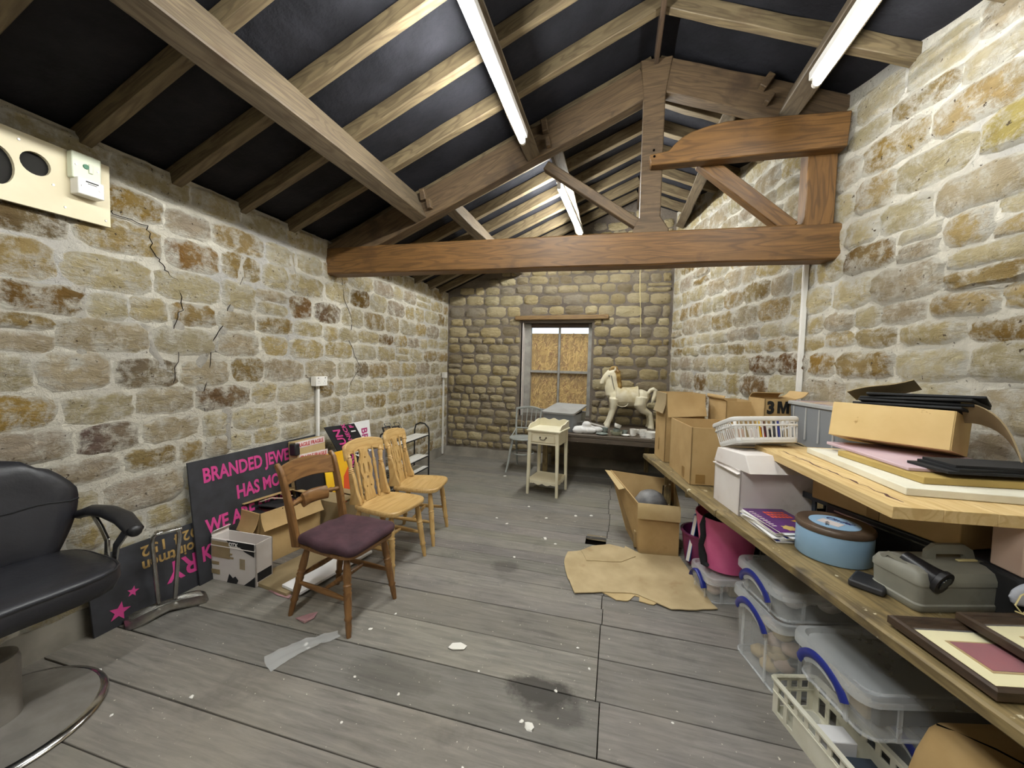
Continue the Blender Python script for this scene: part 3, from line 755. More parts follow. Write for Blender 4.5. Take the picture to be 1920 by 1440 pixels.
# seat cushion: wide, rounded-square with pointed corners
def seat_ring(k, z):
    o = []
    for i in range(40):
        a = 2*pi*i/40; p = 4.2; c, s_ = cos(a), sin(a)
        r = (abs(c)**p+abs(s_)**p)**(-1/p)
        o.append((.03+.245*k*r*c*(1+.06*abs(s_)), .335*k*r*s_, z+.015))
    return o
m = MB(); m.rings([seat_ring(.80, .455), seat_ring(.96, .47), seat_ring(1.0, .505), seat_ring(.99, .545), seat_ring(.94, .565), seat_ring(.72, .574), seat_ring(.4, .568), seat_ring(.05, .563)])
so = m.build('seat_cushion', 'black_vinyl', sc, smooth=70)
m = MB(); m.tube(seat_ring(.985, .552), .006, 6, close=True); m.build('piping', 'black_vinyl', so)
# backrest: six-sided padded shell, leaning back
def back_pt(u, v):   # u -1..1 across, v 0..1 up
    w = .24+.115*sin(min(v/.62, 1)*pi/2) if v < .62 else .355-.17*((v-.62)/.38)**1.4
    return Vector((-.215-.085*v+.05*(u*u), u*w, .53+.50*v-.02*abs(u)**3*(v > .9)))
m = MB(); nu, nv = 16, 14
def thick(u, v): return .012+.065*(1-abs(u)**4)**.5*(1-abs(2*v-1)**5)**.5
F = [[None]*(nv+1) for _ in range(nu+1)]
vs = []; idx = {}
for side in (0, 1):
    for i in range(nu+1):
        for j in range(nv+1):
            u, v = i/nu*2-1, j/nv; p = back_pt(u, v); t_ = thick(u, v)
            vs.append(p+Vector((t_*.75 if side == 0 else -t_*.5, 0, 0))); idx[side, i, j] = len(vs)-1
fs = []
for i in range(nu):
    for j in range(nv):
        fs.append((idx[0, i, j], idx[0, i+1, j], idx[0, i+1, j+1], idx[0, i, j+1])); fs.append((idx[1, i, j], idx[1, i, j+1], idx[1, i+1, j+1], idx[1, i+1, j]))
lp = [(i, 0) for i in range(nu)]+[(nu, j) for j in range(nv)]+[(i, nv) for i in range(nu, 0, -1)]+[(0, j) for j in range(nv, 0, -1)]
for a, b in zip(lp, lp[1:]+lp[:1]): fs.append((idx[0, *a], idx[0, *b], idx[1, *b], idx[1, *a]))
m.add(vs, fs); bo = m.build('backrest', 'black_vinyl', sc, smooth=75)
m = MB(); m.tube([back_pt(u/10, .55+.012*cos(u))+Vector((thick(u/10, .55)*.76, 0, 0)) for u in range(-10, 11)], .004, 5); m.build('seam', 'black_matte', bo)
for sy in (1, -1):
    m = MB(); P = [(-.19, sy*.352, .722), (-.10, sy*.360, .752), (.02, sy*.365, .760), (.14, sy*.362, .750), (.235, sy*.355, .712)]
    m.tube(P, [.024, .030, .033, .034, .030], 14, flat=(.85, 1.15))
    for p, rr in ((P[0], .022), (P[-1], .029)): m.blob(p, rr)
    ar = m.build('arm_pad', 'black_plastic', sc, smooth=60)
    m = MB()
    m.bar([(-.10, sy*.36, .735), (-.03, sy*.36, .675), (.03, sy*.352, .63), (.04, sy*.345, .555), (.02, sy*.22, .462)], .034, .012, (0, sy, .1))
    m.bar([(.19, sy*.358, .72), (.14, sy*.356, .665), (.105, sy*.35, .62), (.10, sy*.345, .555), (.07, sy*.22, .462)], .034, .012, (0, sy, .1))
    m.build('arm_bracket', 'chrome', sc, bevel=.003)
# ---- chrome footrest standing on its side by the signs
ft = thing('footrest', 'chrome T-shaped salon footrest standing in front of the small black sign', 'footrest', (-2.525, 1.665, 0), 66)
m = MB()
def foot(u, v):
    x = (u-.5)*.37; wv = .052+.018*cos((u-.5)*2*pi)*-1+.012
    s_ = abs(u-.5)*2; wv = .098-.036*(1-min(s_*1.6, 1))+(-.03 if s_ > .9 else 0)*(s_-.9)*10
    return (x, (v-.5)*2*wv, .022+.022*(1-s_**2)-.02*abs(2*v-1)**2)
m.sheet(foot, 24, 8, .012)
m.build('foot_plate', 'dull_chrome', ft, smooth=60)
m = MB()
for i in range(-3, 4):
    m.tube([((u-.5)*.33, i*.011*(.6+abs(u-.5)), .049+.02*(1-(abs(u-.5)*2)**2)-.022) for u in [k/14 for k in range(15)]], .0022, 5)
m.build('plate_ribs', 'chrome', ft)
for sx in (-1, 1):
    m = MB(); m.tube([(sx*.036, 0, .03), (sx*.050, 0, .25), (sx*.060, -.005, .42), (sx*.056, -.015, .462), (sx*.040, -.04, .49), (sx*.034, -.085, .498)], .0115, 12)
    m.build('leg_tube', 'chrome', ft)
MB().bar([(-.06, -.075, .497), (.06, -.075, .497)], .045, .014).build('mounting_bracket', 'chrome', ft, bevel=.004)

# ---- the two black shop signs
sg = thing('shop_sign', 'small black sign standing upside down with gold letters and pink stars', 'sign', (-2.612, 1.375, .002), group='shop signs along the left wall')
Mb = fr((0, 0, 0), (.016, 1, 0), (-.14, 0, 1))
MB().box((.38, .205, -.006), (.76, .41, .012)).build('board', 'sign_black', sg, bevel=.001, M=Mb)
U = Mb @ T((.0, 0, .001))
def flip(x, y): return U @ T((x, y, 0)) @ RZ(180)
text('lettering', '024 152', .085, 'gold_letter', sg, flip(.56, .375), bold=.002, xs=1.0, align='LEFT', sp=1.15)
text('lettering', 'ppointmen', .092, 'gold_letter', sg, flip(.62, .29), bold=.002, xs=.95)
text('lettering', 'ERY', .165, 'pink_letter', sg, flip(.62, .215), bold=.004, xs=.92)
for x, yv, r in ((.115, .075, .052), (.185, .150, .030)):
    m = MB(); m.prism(star(r, 5, .3), 0, .001); m.build('star', 'pink_letter', sg, M=U @ T((x, yv, 0)))
bs = thing('shop_sign', 'big black sign with pink capital letters leaning on the left wall', 'sign', (-2.585, 1.90, .002), group='shop signs along the left wall')
Mb = fr((0, 0, 0), (.0, 1, 0), (-.115, -.05, 1))
MB().box((.56, .405, -.006), (1.12, .81, .012)).build('board', 'sign_black', bs, bevel=.001, M=Mb)
U = Mb @ T((0, 0, .001))
for tx, x, yv, h, xs in (('BRANDED JEWELLERY', .085, .655, .135, .74), ('HAS MOVED', .31, .475, .135, .76), ('WE ARE NOW ON', .075, .31, .135, .76), ('KENILWORTH', .03, .145, .135, .76)):
    text('lettering', tx, h, 'pink_letter', bs, U @ T((x, yv, 0)), bold=.004, xs=xs)
MB().box((.93, .325, .004), (.30, .075, .006)).build('sticker', 'black_matte', bs, M=Mb)
text('lettering', 'BRANDED JEWELLERY', .042, 'magenta_letter', bs, Mb @ T((.79, .315, .0075)), bold=.001, xs=.8)

# ---- cartons
def carton(name, label, loc, rz, sx, sy, h, mat, flaps=(), inside=None, th=.007, group=None, top=None, cat='box'):
    t = thing(name, label, cat, loc, rz, group)
    m = MB()
    tx, ty, tz = top or (1, 1, 0)
    def quadwall(x0, y0, x1, y1):
        n = Vector((y1-y0, x0-x1, 0)).normalized()*th
        m.hexa([(x0, y0, 0), (x1, y1, 0), (x1-n.x, y1-n.y, 0), (x0-n.x, y0-n.y, 0), (x0*tx, y0*ty, h), (x1*tx, y1*ty, h), (x1*tx-n.x, y1*ty-n.y, h), (x0*tx-n.x, y0*ty-n.y, h)])
    a, b = sx/2, sy/2
    quadwall(-a, -b, a, -b); quadwall(a, -b, a, b); quadwall(a, b, -a, b); quadwall(-a, b, -a, -b)
    m.box((0, 0, th/2), (sx-.002, sy-.002, th))
    m.build('body', mat, t, smooth=30)
    for f in flaps:
        side, ang, ln = f[:3]; sk = f[3] if len(f) > 3 else 0; fm = f[4] if len(f) > 4 else mat
        half = (b*ty if side[1] == 'x' else a*tx)-.004
        ex = (a*tx if side[1] == 'x' else b*ty)
        A = {'+x': 0, '+y': 90, '-x': 180, '-y': 270}[side]
        an = RAD(ang)
        def pt(u, v):
            bow = .012*sin(pi*v)*(1 if sk >= 0 else -1)
            return (ex+sin(an)*ln*v+cos(an)*bow, (u*2-1)*half*(1-.06*v*abs(sk)*3), h+cos(an)*ln*v-sin(an)*bow+sk*(u-.5)*v)
        mm = MB(); mm.sheet(pt, 6, 4, th*.7); mm.build('flap', fm, t, M=RZ(A), smooth=40)
    return t
def tape(t, M, w, l, mat='tape_brown'):
    MB().box((0, 0, 0), (w, l, .001)).build('tape', mat, t, M=M)
wbx = carton('cardboard_box', 'torn white printed cardboard box on the floor beside the big black sign', (-2.415, 2.055, .002), 1, .37, .13, .285, 'white_card', [('-x', -20, .05), ('-y', 176, .05)])
MB().box((-.10, -.0685, .215), (.15, .002, .11)).build('worn_patch', 'cardboard_dull', wbx)
for q_ in ([(-.05, .285), (.175, .285), (.175, .20), (.10, .225), (.06, .25), (-.02, .255)], [(-.05, 0), (.03, 0), (.045, .025), (.02, .05), (.0, .035), (-.03, .06)], [(.09, 0), (.18, 0), (.18, .07), (.15, .045)]): MB().prism(q_, .0, .0012, fr((0, -.0685, 0), (1, 0, 0), (0, 0, 1))).build('black_print', 'black_matte', wbx)
MB().box((.186, 0, .06), (.002, .11, .06)).build('black_print', 'black_matte', wbx)
for i in range(5): MB().box((.06+i*.009, -.0692, .14), (.004, .002, .07)).build('bar_line', 'cardboard_dull', wbx)
for x, z, w, h in ((-.04, .17, .09, .012), (-.03, .195, .05, .01), (-.145, .12, .06, .02), (-.145, .06, .07, .03)): MB().box((x, -.0692, z), (w, .002, h)).build('label_text_strip', 'cardboard_dull', wbx)
text('lettering', 'DTX', .035, 'white_letter', wbx, fr((-.03, -.0706, .25), (1, 0, 0), (0, 0, 1)), bold=.001)
bb = carton('cardboard_box', 'open brown cardboard box with dark papers inside, behind the torn white box', (-2.53, 2.475, .002), -10, .30, .50, .385, 'cardboard', [('-y', 158, .14), ('+x', 160, .13), ('-x', -70, .12), ('+y', -72, .11)])
rg = random.Random(4)
for i in range(5):
    m = MB(); m.box((0, 0, 0), (.22, .30, .006)); m.build('paper_bag', 'black_matte' if i % 2 == 0 else 'dark_red', bb, M=T((rg.uniform(-.02, .02), rg.uniform(-.05, .05), .30+.016*i)) @ RZ(rg.uniform(-25, 25)) @ RX(rg.uniform(-8, 8)))
m = MB(); m.tube([(-.06, -.12, .40), (-.02, -.05, .415), (.05, .0, .41), (.03, .08, .405), (-.05, .05, .41)], .008, 6, flat=(.4, 1.5)); m.build('ribbon', 'pinkish_card', bb)
gb = carton('cardboard_box', 'plain dull brown box half hidden behind the dark chair back', (-2.30, 2.93, .002), -8, .30, .32, .30, 'cardboard_dull', [('+y', -85, .12), ('-y', -82, .15)])
# flat boards on the floor
fb1 = MB().box((0, 0, .012), (.36, .62, .024)).build('flat_board', 'cardboard_dull', bevel=.002); tag(fb1, 'dull brown flat board lying on the floor under the cartons', 'board', loc=(-2.09, 2.30, .001), rz=-9)
fb2 = MB().box((0, 0, .009), (.17, .62, .018)).build('flat_board', 'white_board', bevel=.002); tag(fb2, 'white painted board lying flat behind the dark chair', 'board', loc=(-1.905, 2.30, .026), rz=-9)
fb2.rotation_euler.y = RAD(3)
# ---- leaning pile against the wall behind the chairs
fx = thing('cardboard_box', 'tall carton wrapped in white and red fragile tape, leaning on the left wall', 'box', (-2.555, 2.845, .002), -4)
Mx = RY(-4)
MB().box((0, 0, .40), (.10, .30, .80)).build('body', 'cardboard_light', fx, bevel=.004, M=Mx)
for z, r in ((.775, 2), (.66, -3), (.60, 3)):
    b = MB().box((.0525, 0, z), (.002, .31, .055)).build('fragile_tape', 'tape_white', fx, M=Mx @ RX(r*.5))
    text('lettering', 'FRAGILE FRAGILE', .045, 'red_letter', b, fr((.0542, -.145, z-.018), (0, 1, 0), (0, 0, 1)), bold=.001, xs=.82)
MB().box((.03, -.16, .74), (.07, .05, .10)).build('plastic_wrap', 'black_plastic', fx, bevel=.01, M=Mx)
def leaner(name, label, cat, o, along, up, w, h, th, mat):
    t = thing(name, label, cat, o); M = fr((0, 0, 0), along, up)
    MB().box((w/2, h/2, -th/2), (w, h, th)).build('board', mat, t, bevel=.001, M=M)
    return t, M @ T((0, 0, .0008))
k1, _ = leaner('poster_board', 'glossy black board standing behind the dark chair back', 'board', (-2.44, 2.62, .002), (.12, 1, 0), (-.16, .05, 1), .30, .64, .02, 'black_plastic')
text('lettering', 'st', .05, 'white_letter', k1, _ @ T((.24, .36, 0)), bold=.001)
k2, _ = leaner('poster_board', 'yellow and orange printed poster seen through the dark chair back', 'poster', (-2.385, 2.90, .002), (.12, 1, 0), (-.18, .03, 1), .27, .66, .008, 'yellow_print')
m = MB(); m.prism([(.13, 0), (.27, 0), (.27, .5), (.20, .42)], 0, .001); m.build('orange_print', 'orange_letter', k2, M=_)
m = MB(); m.prism([(.06, .0), (.27, 0), (.27, .20), (.12, .16)], .001, .002); m.build('white_print', 'white_board', k2, M=_)
MB().box((.02, .61, .002), (.11, .03, .002)).build('label', 'tape_white', k2, M=_)
ds = thing('shop_sign', 'folded black vinyl banner with pink and white sideways lettering', 'sign', (-2.545, 3.035, .36), group='shop signs along the left wall')
Mb = Matrix(((.16, -.22, .97, .10), (.98, -.40, -.10, .22), (-.02, .93, .22, 0), (0, 0, 0, 1)))
MB().sheet(lambda u, v: (u*.36-.02*v, v*.56, -.02*sin(pi*u)+.012*sin(6*u)), 10, 6, .006, Mb).build('banner', 'black_matte', ds)
V = Mb @ T((0, 0, .006))
def side(x, y): return V @ T((x, y, 0)) @ RZ(90)
text('lettering', 'DISCOUN', .115, 'pink_letter', ds, side(.125, .02), bold=.003, xs=.98)
text('lettering', 'SELL TO', .062, 'pink_letter', ds, side(.21, -.09), bold=.0015)
text('lettering', '£1.50', .072, 'white_letter', ds, side(.212, .20), bold=.003)
text('lettering', 'NECK', .068, 'pink_letter', ds, side(.21, .39), bold=.0015)
text('lettering', 'THE CHEAPEST', .068, 'pink_letter', ds, side(.30, .0), bold=.002, xs=.82)
text('lettering', '1', .075, 'white_letter', ds, side(.30, .46), bold=.003)
text('lettering', 'F', .068, 'pink_letter', ds, side(.30, .515), bold=.002)
tb_, _ = leaner('cardboard_sheet', 'plain tan cardboard sheet below the folded black banner', 'cardboard', (-2.36, 3.20, .002), (.25, .95, 0), (-.10, -.05, 1), .22, .50, .008, 'cardboard_dull')
ws, _ = leaner('shop_sign', 'white sign with navy stars and dark pink sideways letters', 'sign', (-2.47, 3.38, .002), (.06, 1, 0), (-.14, -.02, 1), .30, .87, .012, 'white_board')
text('lettering', 'BRANDED', .125, 'magenta_letter', ws, _ @ T((.165, .80, 0)) @ RZ(-90), bold=.003, xs=.9)
for x, yv, r in ((.055, .72, .042), (.10, .60, .022), (.075, .30, .04), (.08, .21, .04)):
    MB().prism(star(r, 5, .2), 0, .001).build('star', 'navy_letter', ws, M=_ @ T((x, yv, 0)))
MB().box((.085, .14, .0005), (.08, .03, .001)).build('navy_print', 'navy_letter', ws, M=_)
# ---- perforated display panel and wire basket
pf, _ = leaner('earring_stand', 'grey metal earring display panel with two columns of black holes', 'display stand', (-2.30, 3.29, .05), (.05, 1, 0), (-.05, -.02, 1), .30, .56, .012, 'perf_metal')
m = MB(); m2 = MB()
for i in range(8):
    for x in (.045, .19):
        m.box((x, .05+.065*i, .001), (.020, .016, .002)); m2.tube([(x+.05, .06+.065*i, 0), (x+.05, .06+.065*i, .035)], .0022, 5)
m.build('slots', 'black_plastic', pf, M=_); m2.build('hooks', 'wire', pf, M=_)
MB().box((.0, -.045, -.02), (.10, .04, .16)).build('foot', 'black_plastic', pf, M=_ @ T((.15, 0, 0)))
wk = thing('wire_rack', 'small silver wire grid rack behind the pine chairs', 'rack', (-2.36, 3.78, .0))
m = MB()
for i in range(9): m.tube([(-.08, -.14, .08+.05*i), (.08, -.14, .08+.05*i), (.08, .16, .08+.05*i), (-.08, .16, .08+.05*i)], .0025, 5, close=True)
m.build('wires', 'wire', wk)
for x in (-.08, .08):
    for yv in (-.14, .01, .16): MB().tube([(x, yv, 0), (x, yv, .50)], .003, 6).build('upright', 'wire', wk)
# ---- shoe rack
rk = thing('shoe_rack', 'black metal rack with white slatted shelves against the left wall', 'rack', (-2.45, 4.28, 0))
for yv in (-.40, .40):
    m = MB(); P = [(-.12, yv, 0), (-.12, yv, .60), (-.10, yv, .67), (-.04, yv, .70), (.03, yv, .69), (.08, yv, .64), (.09, yv, .56), (.09, yv, 0)]
    m.tube(P, .010, 8); m.build('end_frame', 'rack_black', rk)
for z in (.12, .27, .545):
    for x in (-.12, .09): MB().tube([(x, -.40, z), (x, .40, z)], .008, 8).build('rail', 'rack_black', rk)
    for x in (-.085, -.045, -.005, .035, .07): MB().box((x, 0, z+.008), (.032, .80, .008)).build('slat', 'white_plastic', rk, bevel=.002)
# ---- two black frames standing on the rack
def easel(label, y, w, h, rz):
    t = thing('easel', label, 'easel', (-2.47, y, .5585), rz)
    M = fr((0, 0, 0), (.15, 1, 0), (-.45, 0, 1))
    m = MB(); m.plate([(0, 0), (w, 0), (w, h), (0, h)], [[(.014, .014), (w-.014, .014), (w-.014, h-.014), (.014, h-.014)]], .012); m.build('frame', 'black_plastic', t, M=M)
    MB().box((w/2, h/2, -.009), (w-.02, h-.02, .003)).build('picture', 'book_brown', t, M=M)
    m = MB(); m.tube([(.02, h*.3, -.01), (.02, h*.5, .05), (.02, h+.03, .02), (w-.02, h+.03, .02), (w-.02, h*.5, .05), (w-.02, h*.3, -.01)], .004, 6); m.build('wire_arm', 'rack_black', t, M=M)
    MB().tube([(w/2, h*.8, -.012), (w/2, .02, -.012)], .004, 6).build('prop', 'rack_black', t, M=M)
easel('black display easel on the shoe rack, nearest the white sign', 3.90, .13, .21, 0)
easel('black display easel on the shoe rack, second from the white sign', 4.08, .12, .19, -4)
# ================================================================ chairs and pedestal table
LEGP = [(0, .014), (.08, .017), (.2, .021), (.30, .0225), (.34, .018), (.36, .024), (.39, .0195), (.41, .024), (.44, .019), (.46, .023), (.5, .02), (.62, .021), (.74, .0175), (.77, .023), (.80, .0165), (.86, .0175), (.95, .0145), (1, .0125)]
def seat_outline(df, db, wf, wbk, k=5):
    o = []
    pts = [(df, -wf*.30), (df-.015, -wf*.42), (df-.06, -wf*.5), (0, -wf*.485), (-db+.05, -wbk*.5), (-db+.012, -wbk*.46), (-db, -wbk*.36)]
    pts = pts+[(x, -y) for x, y in reversed(pts)]
    return pts
def smooth_loop(p, it=2):
    for _ in range(it):
        q = []
        for a, b in zip(p, p[1:]+p[:1]):
            q += [(.75*a[0]+.25*b[0], .75*a[1]+.25*b[1]), (.25*a[0]+.75*b[0], .25*a[1]+.75*b[1])]
        p = q
    return p
def legs(t, mat, front, back, ztop, sx=(.155, -.145), sy=(.15, .135)):
    L = {}
    for nm, (fx, fy), tx, ty in (('f', front, sx[0], sy[0]), ('b', back, sx[1], sy[1])):
        for s in (1, -1):
            a, b = Vector((tx, s*ty, ztop)), Vector((fx, s*fy, 0)); L[nm, s] = (a, b)
            m = MB(); m.turned(a, b, LEGP, 12); m.build('leg', mat, t, smooth=50)
    return L
STP = [(0, .009), (.12, .012), (.3, .015), (.5, .017), (.7, .015), (.88, .012), (1, .009)]
def stretchers(t, mat, L, za=.19, zb=.16):
    pt = lambda k, z: L[k][0].lerp(L[k][1], (L[k][0].z-z)/L[k][0].z)
    mid = []
    for s in (1, -1):
        a, b = pt(('f', s), za), pt(('b', s), za+.01); mid.append((a+b)/2)
        MB().turned(a, b, STP, 10).build('side_stretcher', mat, t, smooth=50)
    MB().turned(mid[0], mid[1], STP, 10).build('cross_stretcher', mat, t, smooth=50)
    a, b = pt(('b', 1), zb+.08), pt(('b', -1), zb+.08); MB().turned(a, b, STP, 10).build('back_stretcher', mat, t, smooth=50)
def pine_chair(label, loc, rz, group):
    t = thing('farmhouse_chair', label, 'chair', loc, rz, group)
    o = smooth_loop(seat_outline(.225, .168, .42, .36))
    def rg_(k, z): return [(x*k, y*k, z-(.0 if k > .9 else .010)) for x, y in o]
    MB().rings([rg_(.93, .432), rg_(.985, .436), rg_(1.0, .448), rg_(.995, .462), rg_(.97, .468), rg_(.8, .466), rg_(.4, .464), rg_(.05, .466)]).build('seat', 'pine_y', t, smooth=40)
    L = legs(t, 'pine_z', (.205, .195), (-.20, .18), .435, (.155, -.13)); stretchers(t, 'pine_x', L)
    lean = lambda z: -.148-.080*((z-.466)/.42)**1.15 if z > .466 else -.148
    def crest(u, v):
        y = (u*2-1)*.200; e = abs(u*2-1)
        zt = .915-.028*e**2-.02*(e > .93)*(e-.93)/.07; zb_ = .822-.035*e**2+(.010 if .55 < e < .8 else 0)
        z = zb_+(zt-zb_)*v
        return (lean(z)-.045*(1-e**2)+.02, y, z)
    MB().sheet(crest, 28, 5, .024).build('crest_rail', 'pine_y', t, smooth=45, bevel=.005)
    for s in (1, -1):
        # stile: flat shaped foot below, turned above
        m = MB(); P = []; W_ = []
        for z, w in ((.462, .105), (.49, .100), (.515, .080), (.54, .064), (.58, .055), (.64, .048), (.69, .036)):
            P.append((lean(z)+.0, s*(.152+.03*(z-.466)), z)); W_.append(w)
        m.bar(P, .026, W_, (1, 0, 0)); m.build('stile_foot', 'pine_z', t, bevel=.005)
        a = Vector((lean(.685), s*.1588, .685)); b = Vector((lean(.835)+.006, s*.168, .835))
        MB().turned(a, b, [(0, .014), (.06, .020), (.10, .014), (.14, .021), (.18, .015), (.22, .02), (.27, .013), (.5, .017), (.68, .020), (.76, .013), (.80, .019), (.85, .013), (1, .010)], 12).build('stile', 'pine_z', t, smooth=50)
        a = Vector((lean(.462)+.006, s*.088, .462)); b = Vector((lean(.84)-.008, s*.096, .84))
        MB().turned(a, b, [(0, .009), (.06, .011), (.10, .014), (.13, .010), (.16, .008), (.22, .013), (.28, .009), (.31, .014), (.34, .009), (.5, .012), (.68, .0135), (.71, .009), (.74, .014), (.77, .008), (.84, .010), (1, .004)], 10).build('spindle', 'pine_z', t, smooth=50)
    half = [(.052, 0), (.050, .05), (.044, .075), (.054, .10), (.056, .13), (.045, .165), (.058, .20), (.064, .225), (.056, .26), (.062, .29), (.044, .325), (.038, .35), (.046, .385)]
    out = [(x, yv) for x, yv in half]+[(-x, yv) for x, yv in reversed(half)]
    hs = []
    for s in (1, -1):
        hs.append([(s*(.026+.010*cos(a)*.9), .235+.042*sin(a)+.0) for a in [2*pi*i/12 for i in range(12)]])
        hs.append([(s*.022+.008*cos(a), .10+.008*sin(a)) for a in [2*pi*i/8 for i in range(8)]])
    hs.append([(.011*cos(a), .165+.011*sin(a)) for a in [2*pi*i/10 for i in range(10)]])
    hs.append([(.008*cos(a), .315+.008*sin(a)) for a in [2*pi*i/8 for i in range(8)]])
    x0, z0 = lean(.463), .463; x1, z1 = lean(.86), .86
    MB().plate(out, hs, .014, fr((x0+.008, 0, z0), (0, 1, 0), (x1-x0-.012, 0, z1-z0))).build('splat', 'pine_z', t, smooth=30)
    return t
G = 'pine farmhouse chairs in the row'
pine_chair('pale pine fiddle-back chair in the middle of the three', (-1.615, 2.54, 0), -6, G)
pine_chair('pale pine fiddle-back chair farthest back in the row, by the white shelf rack', (-1.63, 3.045, 0), 8, G)
t = thing('kitchen_chair', 'dark wooden chair with purple upholstered seat and a scroll in its back', 'chair', (-1.545, 1.985, 0), -6)
o = smooth_loop(seat_outline(.235, .215, .42, .375))
MB().rings([[(x*k, y*k, z) for x, y in o] for k, z in ((.90, .415), (.965, .42), (.97, .44), (.92, .445))]).build('seat_frame', 'oak_y', t, smooth=40)
m = MB()
oo = [(x if x > -.15 else -.15+(x+.15)*.45, y) for x, y in o]
def pr(k, z): return [(x*k, y*k, z+.012*noise.noise(Vector((x*9, y*9, z)))) for x, y in oo]
m.rings([pr(.95, .437), pr(1.015, .448), pr(1.03, .470), pr(1.0, .487), pr(.9, .497), pr(.6, .505)]+[[(x*k, y*k, .503) for x, y in oo] for k in (.3, .05)])
m.build('seat_pad', 'purple_cloth', t, smooth=60)
L = legs(t, 'oak_z', (.215, .195), (-.235, .18), .42); stretchers(t, 'oak_x', L)
def ln2(z): k = (z-.42)/.50; return -.185-.075*k-.055*k*k
for s in (1, -1):
    P, W_, H_ = [], [], []
    for i in range(13):
        z = .418+.472*i/12; k = i/12
        P.append((ln2(z)-(.018 if i == 12 else 0), s*(.178+.018*k), z)); W_.append(.026); H_.append(.062-.024*k if i < 12 else .026)
    MB().bar(P, W_, H_, (1, 0, 0)).build('stile', 'oak_z', t, bevel=.007)
    a, b = Vector((ln2(.66)+.004, s*.180, .655)), Vector((ln2(.66)-.028, s*.085, .655))
    MB().turned(a, b, [(0, .013), (.2, .016), (.35, .011), (.5, .018), (.65, .012), (.8, .019), (1, .020)], 10).build('scroll_end', 'oak_y', t, smooth=50)
def crest2(u, v):
    e = abs(u*2-1); z = .757+(.868-.757)*v+(.022*(1-e*e) if v > .5 else .014*(1-e*e))
    return (ln2(z)-.038*(1-e*e), (u*2-1)*.19, z)
MB().sheet(crest2, 20, 5, .022).build('crest_rail', 'oak_y', t, bevel=.004, smooth=45)
m = MB(); R = []
for i in range(11):
    y = -.09+.18*i/10; bow = -.030*(1-(y/.1)**2)
    R.append([(ln2(.655)+bow+.026*cos(a)*.8-.006*sin(a), y, .655+.042*sin(a)) for a in [2*pi*j/16 for j in range(16)]])
m.rings(R); m.build('scroll_tablet', 'oak_y', t, smooth=50, bevel=.002)

# ---- white pedestal table
pt = thing('pedestal_table', 'cream painted pedestal table with drawer, gallery top and lower shelf', 'table', (-.758, 4.565, 0), -9.4)
w2, d2 = .185, .185
for sx in (1, -1):
    for sy in (1, -1):
        MB().hexa([(sx*w2-.014-sx*.02+sx*.012, sy*d2-.014-sy*.02+sy*.012, 0), (sx*w2+.014-sx*.02+sx*.012, sy*d2-.014-sy*.02+sy*.012, 0), (sx*w2+.014-sx*.02+sx*.012, sy*d2+.014-sy*.02+sy*.012, 0), (sx*w2-.014-sx*.02+sx*.012, sy*d2+.014-sy*.02+sy*.012, 0),
            (sx*w2-.02-sx*.02, sy*d2-.02-sy*.02, .74), (sx*w2+.02-sx*.02, sy*d2-.02-sy*.02, .74), (sx*w2+.02-sx*.02, sy*d2+.02-sy*.02, .74), (sx*w2-.02-sx*.02, sy*d2+.02-sy*.02, .74)]).build('leg', 'cream_paint', pt, bevel=.003)
MB().box((.004, 0, .749), (.40, .41, .020)).build('table_top', 'cream_paint', pt, bevel=.006)
for nm, c, d in (('side_panel', (.172, 0, .665), (.014, .31, .148)), ('side_panel', (-.172, 0, .665), (.014, .31, .148)), ('back_panel', (0, .172, .665), (.31, .014, .148)), ('front_rail', (0, -.170, .730), (.31, .02, .02)), ('front_rail', (0, -.170, .60), (.31, .02, .018))):
    MB().box(c, d).build(nm, 'cream_paint', pt, bevel=.002)
m = MB(); m.plate([(-.13, -.055), (.13, -.055), (.13, .055), (-.13, .055)], [[(-.11, -.035), (.11, -.035), (.11, .035), (-.11, .035)]], .008, fr((.180, 0, .668), (0, 1, 0), (0, 0, 1))); m.build('panel_moulding', 'cream_paint', pt, bevel=.002)
dr = MB().box((0, -.172, .665), (.292, .018, .106)).build('drawer', 'cream_paint', pt, bevel=.003)
m = MB(); m.plate([(-.142, -.050), (.142, -.050), (.142, .050), (-.142, .050)], [[(-.128, -.036), (.128, -.036), (.128, .036), (-.128, .036)]], .006, fr((0, -.186, .665), (1, 0, 0), (0, 0, 1))); m.build('drawer_moulding', 'cream_board', dr, bevel=.002)
m = MB(); m.tube([(-.036, -.182, .672), (-.034, -.198, .668), (-.022, -.204, .653), (0, -.206, .649), (.022, -.204, .653), (.034, -.198, .668), (.036, -.182, .672)], .0045, 8)
for s in (1, -1): m.lathe([(.010, 0), (.007, .006)], 10, T((s*.036, -.183, .673)) @ RX(90))
m.build('drawer_handle', 'frame_wood', dr)
def gal(n, wave):
    return [(-n, 0), (n, 0)]+[(x, wave(x/n)) for x in [n-(2*n)*i/24 for i in range(25)]]
MB().rings([[(x, yy, .758+z) for x, z in gal(.193, lambda q: .085+.012*cos(q*pi*3)*(1-abs(q)*.5) if abs(q) < .95 else .055)] for yy in (.185, .200)]).build('gallery_back', 'cream_paint', pt, bevel=.002)
for s in (1, -1):
    prof = [(.19, 0), (.19, .083), (.14, .082), (.09, .075), (.05, .062), (0, .058), (-.06, .058), (-.10, .052), (-.14, .034), (-.16, .018), (-.165, 0)]
    MB().rings([[(xx, yv, .758+z) for yv, z in prof] for xx in (s*.181, s*.195)]).build('gallery_side', 'cream_paint', pt, bevel=.002)
MB().box((0, 0, .178), (.345, .345, .016)).build('shelf', 'cream_board', pt, bevel=.003)
def scal(q): return .168-.030-.018*abs(sin(q*pi*1.5))*(1 if abs(q) < .8 else .4)
